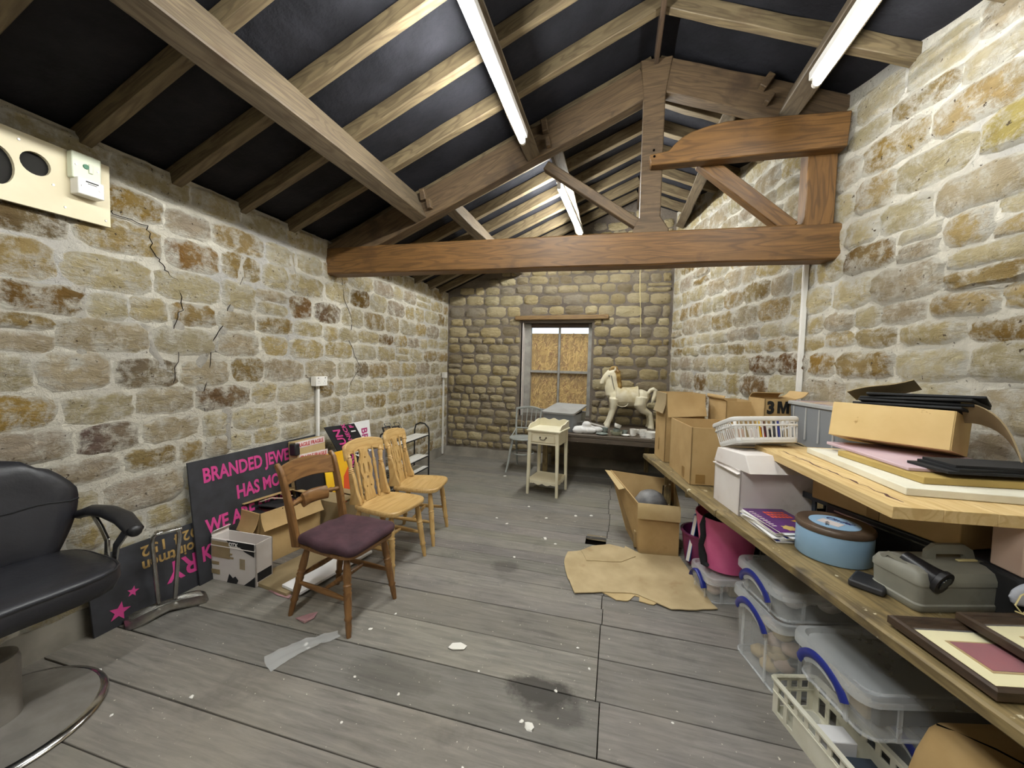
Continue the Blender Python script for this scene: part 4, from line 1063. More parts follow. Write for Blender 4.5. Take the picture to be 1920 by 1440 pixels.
for a in (0, 90, 180, 270):
    pr_ = [(-.155, .172), (.155, .172)]+[(x, scal(x/.155)) for x in [.155-.31*i/26 for i in range(27)]]
    MB().rings([[(x, yy, z) for x, z in pr_] for yy in (-.176, -.162)], M=RZ(a)).build('apron', 'cream_paint', pt, bevel=.002)
# ---- grey bentwood chair
bc = thing('bentwood_chair', 'grey painted bentwood chair with spindle back against the back wall', 'chair', (-1.255, 5.40, 0), -94)
m = MB(); m.lathe([(.17, .445), (.195, .448), (.20, .462), (.19, .472), (.16, .468), (0, .464)], 28); m.build('seat', 'grey_paint', bc, smooth=50)
for s in (1, -1):
    m = MB(); m.tube([(.13, s*.11, .45), (.165, s*.135, .30), (.19, s*.155, .12), (.225, s*.175, 0)], [.016, .016, .015, .012], 10); m.build('leg', 'grey_paint', bc)
    m = MB(); m.tube([(-.265, s*.165, 0), (-.225, s*.165, .15), (-.19, s*.165, .35), (-.18, s*.168, .47), (-.205, s*.178, .62), (-.255, s*.19, .86)], [.012, .014, .016, .016, .014, .011], 10); m.build('back_post', 'grey_paint', bc)
    m = MB(); m.tube([(-.18, s*.17, .56), (-.14, s*.18, .52), (-.07, s*.19, .475), (0, s*.195, .46)], .008, 8); m.build('side_brace', 'grey_paint', bc)
m = MB(); m.tube([(.165*cos(a), .15*sin(a), .25) for a in [2*pi*i/28 for i in range(28)]], .009, 8, close=True); m.build('leg_ring', 'grey_paint', bc)
m = MB(); m.tube([(-.25-.05*(1-(y/.19)**2), y, .84+.03*(1-(y/.19)**2)) for y in [-.19+.38*i/12 for i in range(13)]], .012, 10, flat=(1.5, .7)); m.build('crest_rail', 'grey_paint', bc)
m = MB(); m.tube([(-.20-.03*(1-(y/.17)**2), y, .565) for y in [-.178+.356*i/10 for i in range(11)]], .010, 8); m.build('lower_rail', 'grey_paint', bc)
for y in (-.10, -.033, .033, .10):
    m = MB(); m.tube([(-.20-.03*(1-(y/.17)**2), y, .565), (-.25-.05*(1-(y/.19)**2), y*1.1, .86)], .006, 8); m.build('spindle', 'grey_paint', bc)
# ================================================================ back bench and what stands on it
rb = thing('work_bench', 'rough dark timber bench along the back wall under the window', 'bench', (-.05, 5.4, 0))
ZB = .655
beam('bench_top', 'bench_dark', rb, (-.86, -.265, ZB-.02), (1.02, -.285, ZB-.02), .53, .04, wob=.002, nx=6)
beam('bench_top', 'bench_dark', rb, (-.92, .285, ZB-.02), (.72, .285, ZB-.02), .56, .04, wob=.002, nx=6)
beam('front_board', 'bench_dark', rb, (-.86, -.515, ZB-.07), (1.0, -.535, ZB-.07), .03, .06)
for x, y in ((-.80, -.48), (.90, -.48), (-.84, .5), (.5, .5)):
    MB().box((x, y, (ZB-.04)/2), (.06, .06, ZB-.04)).build('leg', 'bench_z', rb, bevel=.004)
# ---- clear storage box with its lid propped up
def loft_box(m, sx0, sy0, sx1, sy1, z0, z1, r, th=.004, n=4):
    a = [(x, y, z0) for x, y in rrect(sx0, sy0, r*.8, n)]; b = [(x, y, z1) for x, y in rrect(sx1, sy1, r, n)]
    a2 = [(x, y, z0+th) for x, y in rrect(sx0-2*th, sy0-2*th, r*.8, n)]; b2 = [(x, y, z1) for x, y in rrect(sx1-2*th, sy1-2*th, r, n)]
    m.rings([a, b, b2, a2])
rx = thing('storage_box', 'clear plastic box with grey lid on the back bench under the window', 'storage box', (-.66, 5.27, ZB+.001), -14)
m = MB(); loft_box(m, .40, .50, .43, .53, 0, .215, .03); m.build('body', 'smoke_plastic', rx)
Ml = T((0, -.265, .217)) @ RX(8) @ T((0, .265, 0))
m = MB(); m.rings([[(x, y, z) for x, y in rrect(.45*k, .55*k, .035, 4)] for k, z in ((1, 0), (1, .022), (.94, .026), (.90, .018))]); m.build('lid', 'grey_plastic', rx, M=Ml)
for x, z, w, h, mt in ((-.08, .07, .18, .13, 'blue_grey_plastic'), (.10, .06, .12, .11, 'black_plastic'), (.0, .05, .3, .08, 'pinkish_card')):
    MB().box((x, -.12 if mt != 'pinkish_card' else .1, z), (w, .16, h)).build('contents', mt, rx, bevel=.006)
MB().box((.16, .12, .20), (.03, .22, .03)).build('black_handle', 'black_plastic', rx, M=RX(9), bevel=.005)
# ---- toy horse
hs = thing('toy_horse', 'cream painted metal ride-on toy horse standing on the back bench', 'toy', (.12, 5.72, ZB+.001), 6)
m = MB()
def limb(pts, rr, fl=None): m.tube(pts, rr, 14, flat=fl)
Bz = -ZB
def P3(L): return [(x, y, z) for x, y, z in L]
# trunk (head towards -X)
m.rings([[(x, ry*cos(a), z+rz*sin(a)) for a in [2*pi*j/18 for j in range(18)]] for x, z, ry, rz in
   ((-.225, .435, .03, .06), (-.21, .43, .075, .105), (-.16, .42, .098, .125), (-.06, .405, .102, .115), (.05, .40, .102, .108), (.14, .415, .108, .115), (.22, .43, .105, .11), (.285, .43, .078, .085), (.315, .43, .03, .04))])
limb([(-.15, 0, .47), (-.185, 0, .56), (-.195, 0, .64), (-.185, 0, .72), (-.175, 0, .765)], [.11, .092, .078, .068, .05], (1.15, .72))
limb([(-.155, 0, .765), (-.21, 0, .745), (-.265, 0, .69), (-.315, 0, .625), (-.335, 0, .605)], [.045, .066, .058, .043, .03], (1.0, .78))
m.blob((-.325, 0, .612), (.035, .034, .032)); m.blob((-.215, 0, .70), (.05, .052, .058))
for s in (1, -1):
    m.tube([(-.155, s*.028, .785), (-.15, s*.034, .825), (-.155, s*.036, .845)], [.018, .014, .004], 8)
    fz = 0
    limb([(-.15, s*.065, .40), (-.155, s*.075, .31), (-.165, s*.072, .235), (-.195, s*.07, .13), (-.225, s*.07, .06), (-.245, s*.07, .0)], [.075, .055, .038, .034, .032, .045])
    limb([(.20, s*.07, .43), (.19, s*.085, .33), (.235, s*.08, .255), (.325, s*.078, .205), (.345, s*.075, .12), (.35, s*.075, .05), (.345, s*.075, 0)], [.095, .085, .056, .036, .033, .038, .05])
bd = m.build('body', 'horse_paint', hs, remesh=.0095, smo=4)
m = MB()
for i in range(5): m.tube([(-.155+.012*i, .0, .815-.035*i), (-.105+.006*i, -.035, .765-.05*i), (-.10+.008*i, -.058, .70-.05*i)], [.024, .034, .010], 8)
for s in (1, -1): m.tube([(-.19, s*.01, .81), (-.225, s*.018, .795), (-.25, s*.02, .765)], [.014, .017, .005], 8)
m.blob((-.165, 0, .825), (.055, .042, .030)); m.build('mane', 'horse_mane', hs, remesh=.007, smo=2)
m = MB(); m.tube([(.30, 0, .48), (.335, 0, .53), (.375, 0, .545), (.405, 0, .525), (.40, 0, .47), (.375, -.01, .40), (.355, -.01, .34)], [.022, .026, .03, .03, .032, .026, .008], 10); m.build('tail', 'horse_paint', hs, remesh=.008, smo=2)
m = MB()
def sad(u, v):
    x = -.135+.30*u; a = RAD(-112+224*v); zc = .415
    lift = .03*(u**4)+.035*((1-u)**5)
    return (x, -.112*sin(a), zc+(.128+lift)*cos(a))
m.sheet(sad, 12, 18, .012); m.build('saddle', 'saddle_paint', hs, smooth=60)
for s in (1, -1):
    m = MB(); m.tube([(-.05+.075*cos(a), s*.116, .345+.05*sin(a)) for a in [pi+pi*i/10 for i in range(11)]], .005, 6); m.build('saddle_piping', 'horse_paint', hs)
    m = MB(); m.tube([(-.205, s*.06, .72), (-.16, s*.075, .53)], .006, 6); m.build('rein_bar', 'dull_chrome', hs)
m = MB(); m.tube([(-.29, .052*cos(a), .655+.05*sin(a)) for a in [2*pi*i/16 for i in range(16)]], .005, 6, close=True); m.build('noseband', 'saddle_paint', hs)
for s in (1, -1): MB().blob((-.235, s*.053, .715), (.013, .007, .008), 8, 5).build('eye', 'pot_grey', hs)
# ---- cloth, stick, crockery
m = MB(); rg = random.Random(5)
for i in range(12): m.blob((rg.uniform(-.13, .12), rg.uniform(-.05, .05), rg.uniform(.03, .055)), (rg.uniform(.05, .08), rg.uniform(.04, .06), rg.uniform(.03, .05)))
m.blob((-.02, 0, .10), (.06, .05, .05)); m.blob((-.14, -.01, .045), (.03, .03, .03))
cl = m.build('cloth_bundle', 'white_cloth', None, remesh=.012, smo=2); tag(cl, 'crumpled white cloth bundle on the back bench', 'cloth', loc=(-.33, 5.03, ZB+.001), rz=10)
st = MB().box((0, 0, 0), (.32, .025, .018)).build('trunking_offcut', 'white_plastic', None, bevel=.002); tag(st, 'white strip of trunking lying across the bench by the horse', 'strip', loc=(-.26, 5.45, ZB+.05)); st.rotation_euler = (0, RAD(13), RAD(8))
def cup(name, label, x, y, r, h, mat, z=0, tilt=None, foot=False, handle=True, cat='cup', taper=.8):
    t = thing(name, label, cat, (x, y, ZB+.001+z), random.Random(int(x*999)).uniform(20, 160), 'crockery on the back bench')
    m = MB(); pr = [(r*taper*.8, 0), (r*taper, .004), (r*.92, h*.5), (r, h), (r-.004, h), (r*.88, h*.5), (r*taper*.8, .008), (0, .008)]
    if foot: pr = [(r*.6, 0), (r*.62, .008), (r*.55, .012), (r*.8, h*.35), (r*.95, h*.7), (r, h), (r-.004, h), (r*.75, h*.35), (0, h*.2)]
    Mx = T((0, 0, 0))
    if tilt: Mx = RX(tilt)
    m.lathe(pr, 20, Mx); m.build('bowl', mat, t, smooth=50)
    if handle:
        m = MB(); m.tube([(r*.9, 0, h*.8), (r*1.35, 0, h*.75), (r*1.45, 0, h*.45), (r*1.2, 0, h*.25), (r*.85, 0, h*.25)], .005, 7, M=Mx); m.build('handle', mat, t)
    return t
def saucer(label, x, y, r, mat, z=0):
    t = MB().lathe([(r*.5, 0), (r*.55, .004), (r, .016), (r-.004, .018), (r*.5, .007), (0, .006)], 24).build('saucer', mat, None, smooth=50); return tag(t, label, 'saucer', 'crockery on the back bench', loc=(x, y, ZB+.001+z))
saucer('green-grey saucer at the bench edge, nearest the white cloth', -.155, 4.96, .075, 'china_grey')
cup('teacup', 'grey teacup behind the leftmost saucer', -.13, 5.13, .045, .06, 'china_grey')
cup('bowl', 'pale green bowl with a teacup standing in it', .015, 5.0, .075, .05, 'china_green', handle=False, cat='bowl')
cup('teacup', 'grey teacup standing in the pale green bowl', .015, 5.0, .042, .065, 'china_grey', z=.012, taper=.7)
cup('teacup', 'tilted white teacup lying on top of another cup', .02, 5.015, .045, .05, 'china_white', z=.088, tilt=20)
cup('teacup', 'small grey teacup right of the bowl', .115, 5.07, .038, .055, 'china_grey')
saucer('small white saucer in front of the grey teacup', .125, 4.97, .055, 'china_white')
cup('mug', 'white mug with small dark pattern, left of the two white mugs', .215, 5.02, .042, .085, 'china_white')
cup('mug', 'taller white mug beside the patterned mug', .33, 5.03, .045, .085, 'china_white')
cup('glass_dish', 'small footed glass dish at the bench edge', .32, 4.925, .035, .06, 'clear_plastic', foot=True, handle=False, cat='dish')
ms = cup('dish', 'round white dish with lid edge at the right end of the crockery', .42, 4.99, .075, .07, 'china_white', handle=False, cat='dish', taper=.9)
cup('teacup', 'white teacup between the mugs and the horse', .27, 5.20, .045, .055, 'china_white')
kn = MB().box((0, 0, .005), (.13, .012, .006)).build('knife', 'china_white', None, bevel=.002); tag(kn, 'white handled knife lying at the bench edge', 'knife', loc=(.36, 4.895, ZB+.002), rz=-8)
# ---- pull cord in front of the back wall
m = MB(); P = [(.05*i/16+.008*sin(i*.5), 0, 1.44-1.92*i/16) for i in range(17)]; m.tube(P, .004, 6); m.blob((P[-1][0], 0, P[-1][2]-.01), (.008, .008, .014))
pc = m.build('pull_cord', 'elastic', None); tag(pc, 'thin cream pull cord hanging in front of the back wall', 'cord', loc=(.235, 5.75, 2.42))
# ================================================================ right side: benches and what lies on them
ZR = .72
wbn = thing('work_bench', 'long paint-stained plywood bench along the right stone wall, loaded with boxes', 'bench', (1.1, 2.3, 0))
OB = Vector((1.1, 2.3, 0))
def btop(e0, e1, w, z, seed):
    a, b = Vector((*e0, 0)), Vector((*e1, 0)); d = (b-a).normalized(); n = Vector((d.y, -d.x, 0))
    off = n*w/2
    return beam('bench_top', 'bench_x', wbn, a+off-OB+Vector((0, 0, z)), b+off-OB+Vector((0, 0, z)), w, .042, wob=.0025, nx=8, seed=seed, bevel=.007)
btop((.548, 2.372), (.25, 3.735), .93, ZR-.0215, 3)
btop((1.085, .37), (.555, 2.368), .93, ZR-.0205, 4)
for x, y in ((.45, 3.55), (1.15, 3.62), (1.45, 1.15), (1.60, 1.6), (1.5, 2.2)):
    MB().box((x-1.1, y-2.3, (ZR-.042)/2), (.05, .07, ZR-.042)).build('leg', 'bench_z', wbn, M=T((0, 0, 0)))
for x, y in ((1.03, 3.31), (1.13, 3.34)):
    MB().tube([(x-1.1, y-2.3, 0), (x-1.1, y-2.3, ZR-.042)], .016, 10).build('pole_leg', 'dull_chrome', wbn)
# ---- cartons on the bench
ZT = ZR+.002
b1 = carton('cardboard_box', 'tall brown cardboard box with folded-out flaps at the far end of the right bench', (.525, 3.60, ZT), 11, .31, .27, .57, 'cardboard', [('-x', 172, .17, 0, 'cardboard_dull'), ('-y', 165, .19, .02, 'cardboard')])
for i in range(2): tape(b1, T((-.1558, .02, .10+.05*i)) @ RY(90), .05, .02)
b2 = carton('cardboard_box', 'large open brown box without flaps at the bench edge, in front of the tall one', (.645, 3.105, ZT), 8, .37, .50, .385, 'cardboard', [], th=.008)
for q_ in (b1, b2): q_['group'] = 'cartons on the right bench'
MB().box((0, -.2515, .04), (.06, .002, .06)).build('tape', 'tape_brown', b2, M=T((-.12, 0, 0)))
MB().box((-.186, -.10, .05), (.002, .05, .07)).build('tape', 'tape_brown', b2)
b3 = carton('cardboard_box', 'open brown box behind the white plastic basket, left of the printed box', (.885, 3.44, ZT), 12, .23, .30, .54, 'cardboard', [('-x', 20, .04)])
for i in range(0): MB().tube([(.05+.02*i, -.05, .50), (.10+.01*i, -.08+.02*i, .55), (.12, .0+.02*i, .52)], .004, 6).build('cable', 'black_plastic', b3)
b4 = carton('cardboard_box', 'brown box with large black printed 3M lettering against the right wall', (1.10, 3.27, ZT), 14, .22, .20, .575, 'cardboard', [('+y', -60, .08), ('+x', 60, .10)])
text('lettering', '3', .118, 'black_letter', b4, fr((-.096, -.1025, .475), (1, 0, 0), (0, 0, 1)), bold=.006, xs=.92)
MB().prism([(0, 0), (.019, 0), (.019, .052), (.034, .0), (.048, .0), (.063, .052), (.063, 0), (.082, 0), (.082, .086), (.055, .086), (.041, .034), (.027, .086), (0, .086)], -.0004, .0008, fr((-.022, -.1025, .475), (1, 0, 0), (0, 0, 1))).build('lettering', 'black_letter', b4)
for q_ in (b3, b4): q_['group'] = 'cartons on the right bench'
# ---- grey clear box with a printed lid on a plain carton
cbx = carton('cardboard_box', 'dull plain carton on the bench under the clear box with printed lid', (1.335, 2.94, ZT), 9, .25, .50, .28, 'cardboard_dull', [('-y', -88, .2), ('+y', -88, .2)])
px = thing('storage_box', 'smoky clear box with printed lid against the right wall', 'storage box', (1.335, 2.94, ZT+.284), 9)
m = MB(); loft_box(m, .23, .48, .245, .505, 0, .265, .03); m.build('body', 'smoke_plastic', px)
for i in range(4): MB().box((-.122, -.2+.13*i, .15), (.006, .012, .21)).build('rib', 'grey_plastic', px)
m = MB(); m.rings([[(x, y, z) for x, y in rrect(.265*k, .535*k, .03, 4)] for k, z in ((1, .266), (1, .284), (.97, .287))]); m.build('lid', 'grey_plastic', px)
MB().box((0, 0, .2885), (.22, .47, .002)).build('lid_print', 'lid_print', px)
for i in range(3): MB().box((.0, -.12+.1*i, .10), (.17, .08, .16)).build('contents', 'blue_grey_plastic' if i != 1 else 'cardboard_dull', px, bevel=.004)
# ---- white box, basket with pens
wx = carton('cardboard_box', 'scuffed white cardboard box with a lid, at the bench edge under the basket', (.815, 2.485, ZT), 12, .40, .29, .245, 'white_card', [('-x', 150, .03)])
Ml = T((.005, -.02, .247)) @ RX(-4) @ RZ(4)
m = MB()
a_, b_ = .212, .158
m.hexa([(-a_, -b_-.03, -.015), (a_, -b_-.03, -.015), (a_, b_, 0), (-a_, b_, 0), (-a_+.01, -b_+.03, .075), (a_-.01, -b_+.03, .075), (a_-.01, b_-.02, .08), (-a_+.01, b_-.02, .08)])
m.build('lid', 'white_card', wx, M=Ml, bevel=.003)
bk = thing('plastic_basket', 'white slatted plastic basket of pens tilted on top of the white box', 'basket', (.80, 2.555, ZT+.345), 13)
TB = RX(-19) @ RY(-2)
m = MB(); m.tube([(x, y, .13) for x, y in rrect(.37, .25, .03, 4)], .009, 8, close=True, flat=(1.5, .8)); m.build('rim', 'basket_plastic', bk, M=TB)
m = MB(); m.tube([(x, y, .095) for x, y in rrect(.362, .243, .03, 4)], .004, 6, close=True, flat=(1.5, .7)); m.tube([(x, y, .016) for x, y in rrect(.335, .218, .03, 4)], .005, 6, close=True, flat=(2.5, .6)); m.build('band', 'basket_plastic', bk, M=TB)
MB().rings([[(x, y, z) for x, y in rrect(.335, .218, .03, 4)] for z in (0, .006)]).build('bottom', 'basket_plastic', bk, M=TB)
sl = []
def slat(x0, y0, x1, y1, a):
    global sl
    if not sl:
        sl.append(MB().hexa([(-.0035, -.0015, 0), (.0035, -.0015, 0), (.0035, .0015, 0), (-.0035, .0015, 0), (-.0045, -.0015, 1), (.0045, -.0015, 1), (.0045, .0015, 1), (-.0045, .0015, 1)]).mesh('slat', 'basket_plastic'))
    o = bpy.data.objects.new('slat', sl[0]); COL.objects.link(o); o.parent = bk
    p0, p1 = Vector((x0, y0, .006)), Vector((x1, y1, .128)); d = p1-p0
    xx = Vector((cos(a), sin(a), 0)); yy_ = d.normalized().cross(xx)
    o.matrix_local = TB @ Matrix(((xx.x, yy_.x, d.x, p0.x), (xx.y, yy_.y, d.y, p0.y), (xx.z, yy_.z, d.z, p0.z), (0, 0, 0, 1)))
for i in range(13):
    x = (i/12-.5)
    for s in (-1, 1): slat(x*.29, s*.108, x*.32, s*.124, 0)
for i in range(9):
    y = (i/8-.5)
    for s in (-1, 1): slat(s*.166, y*.18, s*.184, y*.20, pi/2)
rg = random.Random(12)
for i, (c, lb) in enumerate([('mag_yellow', 'yellow marker pen in the white basket'), ('red_letter', 'red capped pen in the white basket, right of the yellow one'), ('dark_red', 'dark red pen in the white basket'), ('black_plastic', 'black pen standing in the right half of the white basket'), ('blue_plastic', 'blue pen near the right end of the white basket'), ('white_plastic', 'thick white marker in the left part of the white basket'), ('cardboard_dull', 'brown pencil bundle at the left end of the white basket')]):
    x = -.02+.028*i if i < 5 else -.14+.05*(i-5)
    t = thing('pen', lb, 'pen', (0, 0, 0), 0, 'pens in the white basket')
    Mw = T(bk.location) @ RZ(13) @ TB @ T((x, -.075+.01*(i % 3), .012)) @ RX(rg.uniform(-12, 4)) @ RY(rg.uniform(-8, 8))
    t.matrix_world = Mw; t.location = Mw.translation
    MB().lathe([(.009, 0), (.009, .075), (.008, .08)], 10).build('barrel', c, t); MB().lathe([(.0095, .08), (.0095, .118), (.007, .122)], 10).build('cap', c if i != 1 else 'white_plastic', t)
for i, (x, y, c) in enumerate(((.03, .03, 'white_card'), (-.09, .04, 'pinkish_card'), (.12, .05, 'black_matte'))):
    o = MB().box((0, 0, .045), (.10, .06, .085)).build('small_carton', c, None, bevel=.003)
    Mw = T(bk.location) @ RZ(13) @ TB @ T((x, y, .008)); o.matrix_world = Mw
    tag(o, ['small white carton lying in the middle of the basket', 'small pinkish carton in the left of the basket', 'small black carton in the right of the basket'][i], 'carton')
# ---- magazines
zz = ZT
for i in range(9):
    th = [.007, .006, .004, .006, .004, .003, .005, .003, .004][i]
    rz = [12, 17, 9, 22, 14, 26, 11, 20, 15][i]; top_ = i == 8
    m = MB(); nb = .010 if top_ else 0
    m.sheet(lambda u, v: ((u-.5)*.21, (v-.5)*.297, th+nb*(1-u)*(.5-abs(v-.5))*2*0), 4, 4, th)
    t = thing('magazine', '', 'magazine', (.795+[0, .004, -.006, .008, -.004, .012, 0, .006, .004][i], 2.165+[0, .008, -.004, .006, .012, -.012, .004, -.004, 0][i], zz), rz, 'pile of magazines on the bench')
    m.build('pages', 'paper', t)
    cover = ['mag_blue', 'paper', 'white_board', 'mag_blue', 'paper', 'white_board', 'mag_purple', 'white_board', 'mag_purple'][i]
    MB().box((0, 0, th+.0004), (.211, .298, .0006)).build('cover', cover, t)
    t['label'] = ['blue magazine at the bottom of the pile', 'white magazine second from the bottom of the pile', 'white magazine third from the bottom of the pile', 'blue edged magazine in the middle of the pile', 'white booklet just above the blue edged magazine', 'twisted white booklet in the upper half of the pile', 'purple magazine under the topmost two of the pile', 'white leaflet directly below the top magazine', 'purple magazine with orange and yellow print on top of the pile beside the blue tin'][i]
    if top_:
        for r in range(3):
            mm = MB()
            for q in range(6): mm.box((-.02+.018*q, .095-.03*r, th+.001), (.013, .020, .0004))
            mm.build('orange_print', 'orange_letter', t)
        mm = MB(); mm.prism([(.04, -.01), (.10, .01), (.10, -.05), (.055, -.06), (.07, -.035)], th+.0008, th+.0014); mm.build('yellow_print', 'mag_yellow', t)
        mm = MB()
        for q in range(9): mm.box((-.085, .10-.022*q, th+.001), (.022, .008, .0004))
        mm.build('small_print', 'tape_white', t)
        mm = MB(); mm.prism(star(.035, 7, .1, .7), th+.0008, th+.0013, T((-.03, -.10, 0))); mm.build('gold_print', 'gold_canvas', t)
    zz += th+.001
# ---- round blue tin
tn = thing('biscuit_tin', 'round light blue tin with dark brown lid and paper label', 'tin', (.915, 1.945, ZT), 14)
MB().lathe([(.128, 0), (.132, .004), (.132, .115), (.128, .118)], 40).build('body', 'tin_blue', tn, smooth=50)
MB().lathe([(.134, .116), (.136, .120), (.136, .134), (.131, .140), (.122, .137), (.0, .137)], 40).build('lid', 'tin_brown', tn, smooth=50)
m = MB(); m.lathe([(.088, .1375), (.088, .1385), (0, .139)], 40, T((0, 0, 0))); m.build('lid_label', 'tin_blue', tn)
MB().box((0, 0, .1395), (.08, .055, .001)).build('paper_label', 'tape_white', tn, M=T((-.02, -.005, 0)) @ RZ(-62))
m = MB(); 
for i in range(3): m.tube([(-.06+.01*i, -.03+.014*i, .1403), (-.045+.01*i, -.02+.012*i, .1405), (-.05+.01*i, -.035+.012*i, .1403)], .0016, 4)
m.build('scribble', 'black_letter', tn)
text('lettering', 'Cinder', .036, 'navy_letter', tn, T((.0, .055, .1392)) @ RZ(-62), shear=.3, bold=.0004)
# ---- black wallet, toolbox, mask, frames
w_o = MB().box((0, 0, .013), (.10, .115, .026)).build('wallet', 'wallet', None, bevel=.008, seg=3); tag(w_o, 'black leather wallet lying between the blue tin and the toolbox', 'wallet', loc=(.915, 1.69, ZT), rz=-38)
tx_ = thing('tool_box', 'weathered grey plastic toolbox with handle and a black torch in its side', 'toolbox', (1.105, 1.675, ZT), 17)
m = MB(); m.rings([[(x, y, z) for x, y in rrect(.335*k, .175*k2, .022, 4)] for k, k2, z in ((.96, .93, 0), (1.0, 1.0, .012), (1.0, 1.0, .024), (.965, .95, .028), (.985, .97, .088))]); m.build('body', 'tool_grey', tx_, smooth=40)
m = MB(); m.rings([[(x, y, z) for x, y in rrect(.335*k, .175*k2, .022, 4)] for k, k2, z in ((1.0, 1.0, .088), (1.0, 1.0, .106), (.95, .88, .128), (.86, .55, .138))]); lid_ = m.build('lid', 'tool_grey', tx_, smooth=40)
m = MB(); m.bar([(-.03, .01, .132), (-.03, .01, .160), (-.015, .01, .172), (.085, .01, .172), (.105, .01, .160), (.115, .01, .132)], .034, .016, (0, 1, 0)); m.build('handle', 'tool_grey', tx_, bevel=.005, seg=2)
MB().box((.08, -.012, .141), (.07, .012, .006)).build('handle_edge', 'elastic', tx_, bevel=.002)
m = MB(); m.tube([(-.118, .01, .138), (-.105, -.055, .118)], [.026, .03], 16); m.tube([(-.105, -.055, .118), (-.10, -.085, .109)], [.03, .036], 16)
m.build('torch_body', 'black_plastic', tx_, smooth=40)
m = MB(); m.tube([(-.10, -.085, .109), (-.097, -.098, .105)], .040, 18); rp = []
m.build('torch_ring', 'black_plastic', tx_, smooth=40)
MB().tube([(-.0972, -.0975, .1055), (-.0965, -.100, .1045)], .024, 16).build('torch_lens', 'glass_dark', tx_)
MB().bar([(-.158, .05, .125), (-.156, .03, .145), (-.148, -.02, .132), (-.138, -.075, .10)], .006, .014, (0, .3, 1)).build('torch_cradle', 'tool_grey', tx_)
def picture(label, loc, rz, tilt, mat):
    t = thing('picture_frame', label, 'picture frame', loc, rz)
    a, b, w = .21, .145, .042
    Mt = RY(tilt)
    for k, (n, half, off) in enumerate(((0, a, -b), (90, b, a), (180, a, b), (270, b, -a))):
        m = MB(); prof = [(0, 0), (0, .022), (.008, .026), (.013, .021), (.020, .020), (.024, .014), (.034, .012), (.040, .006), (.040, 0)]
        R = []
        for sgn in (-1, 1):
            R.append([(sgn*(half-d), d, z) for d, z in prof])
        m.rings(R)
        m.build('moulding', 'frame_wood', t, M=Mt @ (T((0, -b, 0)) if k == 0 else RZ(90) @ T((0, -a, 0)) if k == 1 else RZ(180) @ T((0, -b, 0)) if k == 2 else RZ(270) @ T((0, -a, 0))))
    MB().box((0, 0, .004), (2*(a-.036), 2*(b-.036), .003)).build('mount_card', 'mount', t, M=Mt)
    MB().box((0, 0, .006), (2*(a-.085), 2*(b-.085), .002)).build('gilt_border', 'mat_gold', t, M=Mt)
    MB().box((0, 0, .0075), (2*(a-.092), 2*(b-.092), .002)).build('picture', mat, t, M=Mt)
    m = MB(); m.box((0, 0, .010), (2*(a-.04), 2*(b-.04), .0012)); m.build('pane', 'pane_glass', t, M=Mt)
    return t
picture('dark wooden picture frame with dark red picture lying at the bench edge', (1.072, 1.35, ZT+.008), 12, 0, 'mat_red')
picture('second dark wooden frame lying across the first one, nearer the wall', (1.262, 1.385, ZT+.040), 12, -2, 'mat_red')
m = MB(); rg = random.Random(3)
for i in range(8): m.blob((rg.uniform(-.05, .05), rg.uniform(-.012, .012), rg.uniform(.03, .055)), (.045, .014, .035))
mk = thing('face_mask', 'white cloth face mask with elastic propped on the second frame', 'face mask', (1.285, 1.555, ZT+.062), 12)
m.build('cloth', 'mask_cloth', mk, remesh=.009, smo=2)
m = MB(); m.tube([(-.06, -.01, .06), (-.09, -.02, .055), (-.115, -.03, .03), (-.10, -.035, .008), (-.06, -.02, .012)], .0022, 5); m.tube([(-.115, -.03, .012), (-.08, -.05, .003), (-.05, -.06, .0)], .002, 5); m.tube([(-.07, -.015, .064), (.0, -.03, .07), (.10, -.03, .068)], .002, 5); m.build('elastic', 'elastic', mk)
# ---- black cases, cartons, stacked boards
bc1 = thing('equipment_case', 'black case with silver edge and round lock, lying behind the blue tin', 'case', (1.335, 2.045, ZT), 24)
MB().box((0, 0, .0725), (.46, .60, .145)).build('shell', 'black_plastic', bc1, bevel=.012)
MB().box((-.232, 0, .118), (.004, .50, .006)).build('edge_strip', 'dull_chrome', bc1)
MB().lathe([(.026, 0), (.026, .010), (.018, .013), (0, .013)], 20, T((-.232, -.21, .095)) @ RY(-90)).build('lock', 'dull_chrome', bc1, smooth=40)
MB().box((-.235, -.12, .09), (.01, .10, .05)).build('latch_plate', 'black_matte', bc1, bevel=.003)
cr2 = thing('folding_crate', 'dark grey folding crate behind the magazines', 'crate', (1.09, 2.34, ZT), 20)
for x0, y0, a in ((-.10, 0, 90), (0, -.13, 0), (.10, 0, 90), (0, .13, 0)):
    wv = .26 if a else .20
    m = MB(); m.plate([(-wv/2, 0), (wv/2, 0), (wv/2, .15), (-wv/2, .15)], [[(-wv/2+.02, .03), (-.01, .03), (-.01, .12), (-wv/2+.02, .12)], [(.01, .03), (wv/2-.02, .03), (wv/2-.02, .12), (.01, .12)]], .008, T((x0, y0, 0)) @ RZ(a) @ RX(90)); m.build('side', 'blue_grey_plastic', cr2)
MB().box((0, 0, .006), (.20, .26, .01)).build('bottom', 'blue_grey_plastic', cr2)
m = MB()
for i in range(5): m.blob((rg.uniform(-.05, .05), rg.uniform(-.06, .06), .10+rg.uniform(0, .05)), (.05, .05, .03))
pb_ = m.build('plastic_bag', 'plastic_film', cr2, remesh=.012, smo=1)
bu = thing('cardboard_box', 'flat brown carton on the black case, under the stacked boards', 'box', (1.285, 2.10, ZT+.147), 24)
MB().box((0, 0, .079), (.44, .58, .158)).build('body', 'cardboard', bu, bevel=.006)
MB().box((-.2215, .0, .08), (.002, .05, .15)).build('tape', 'tape_brown', bu)
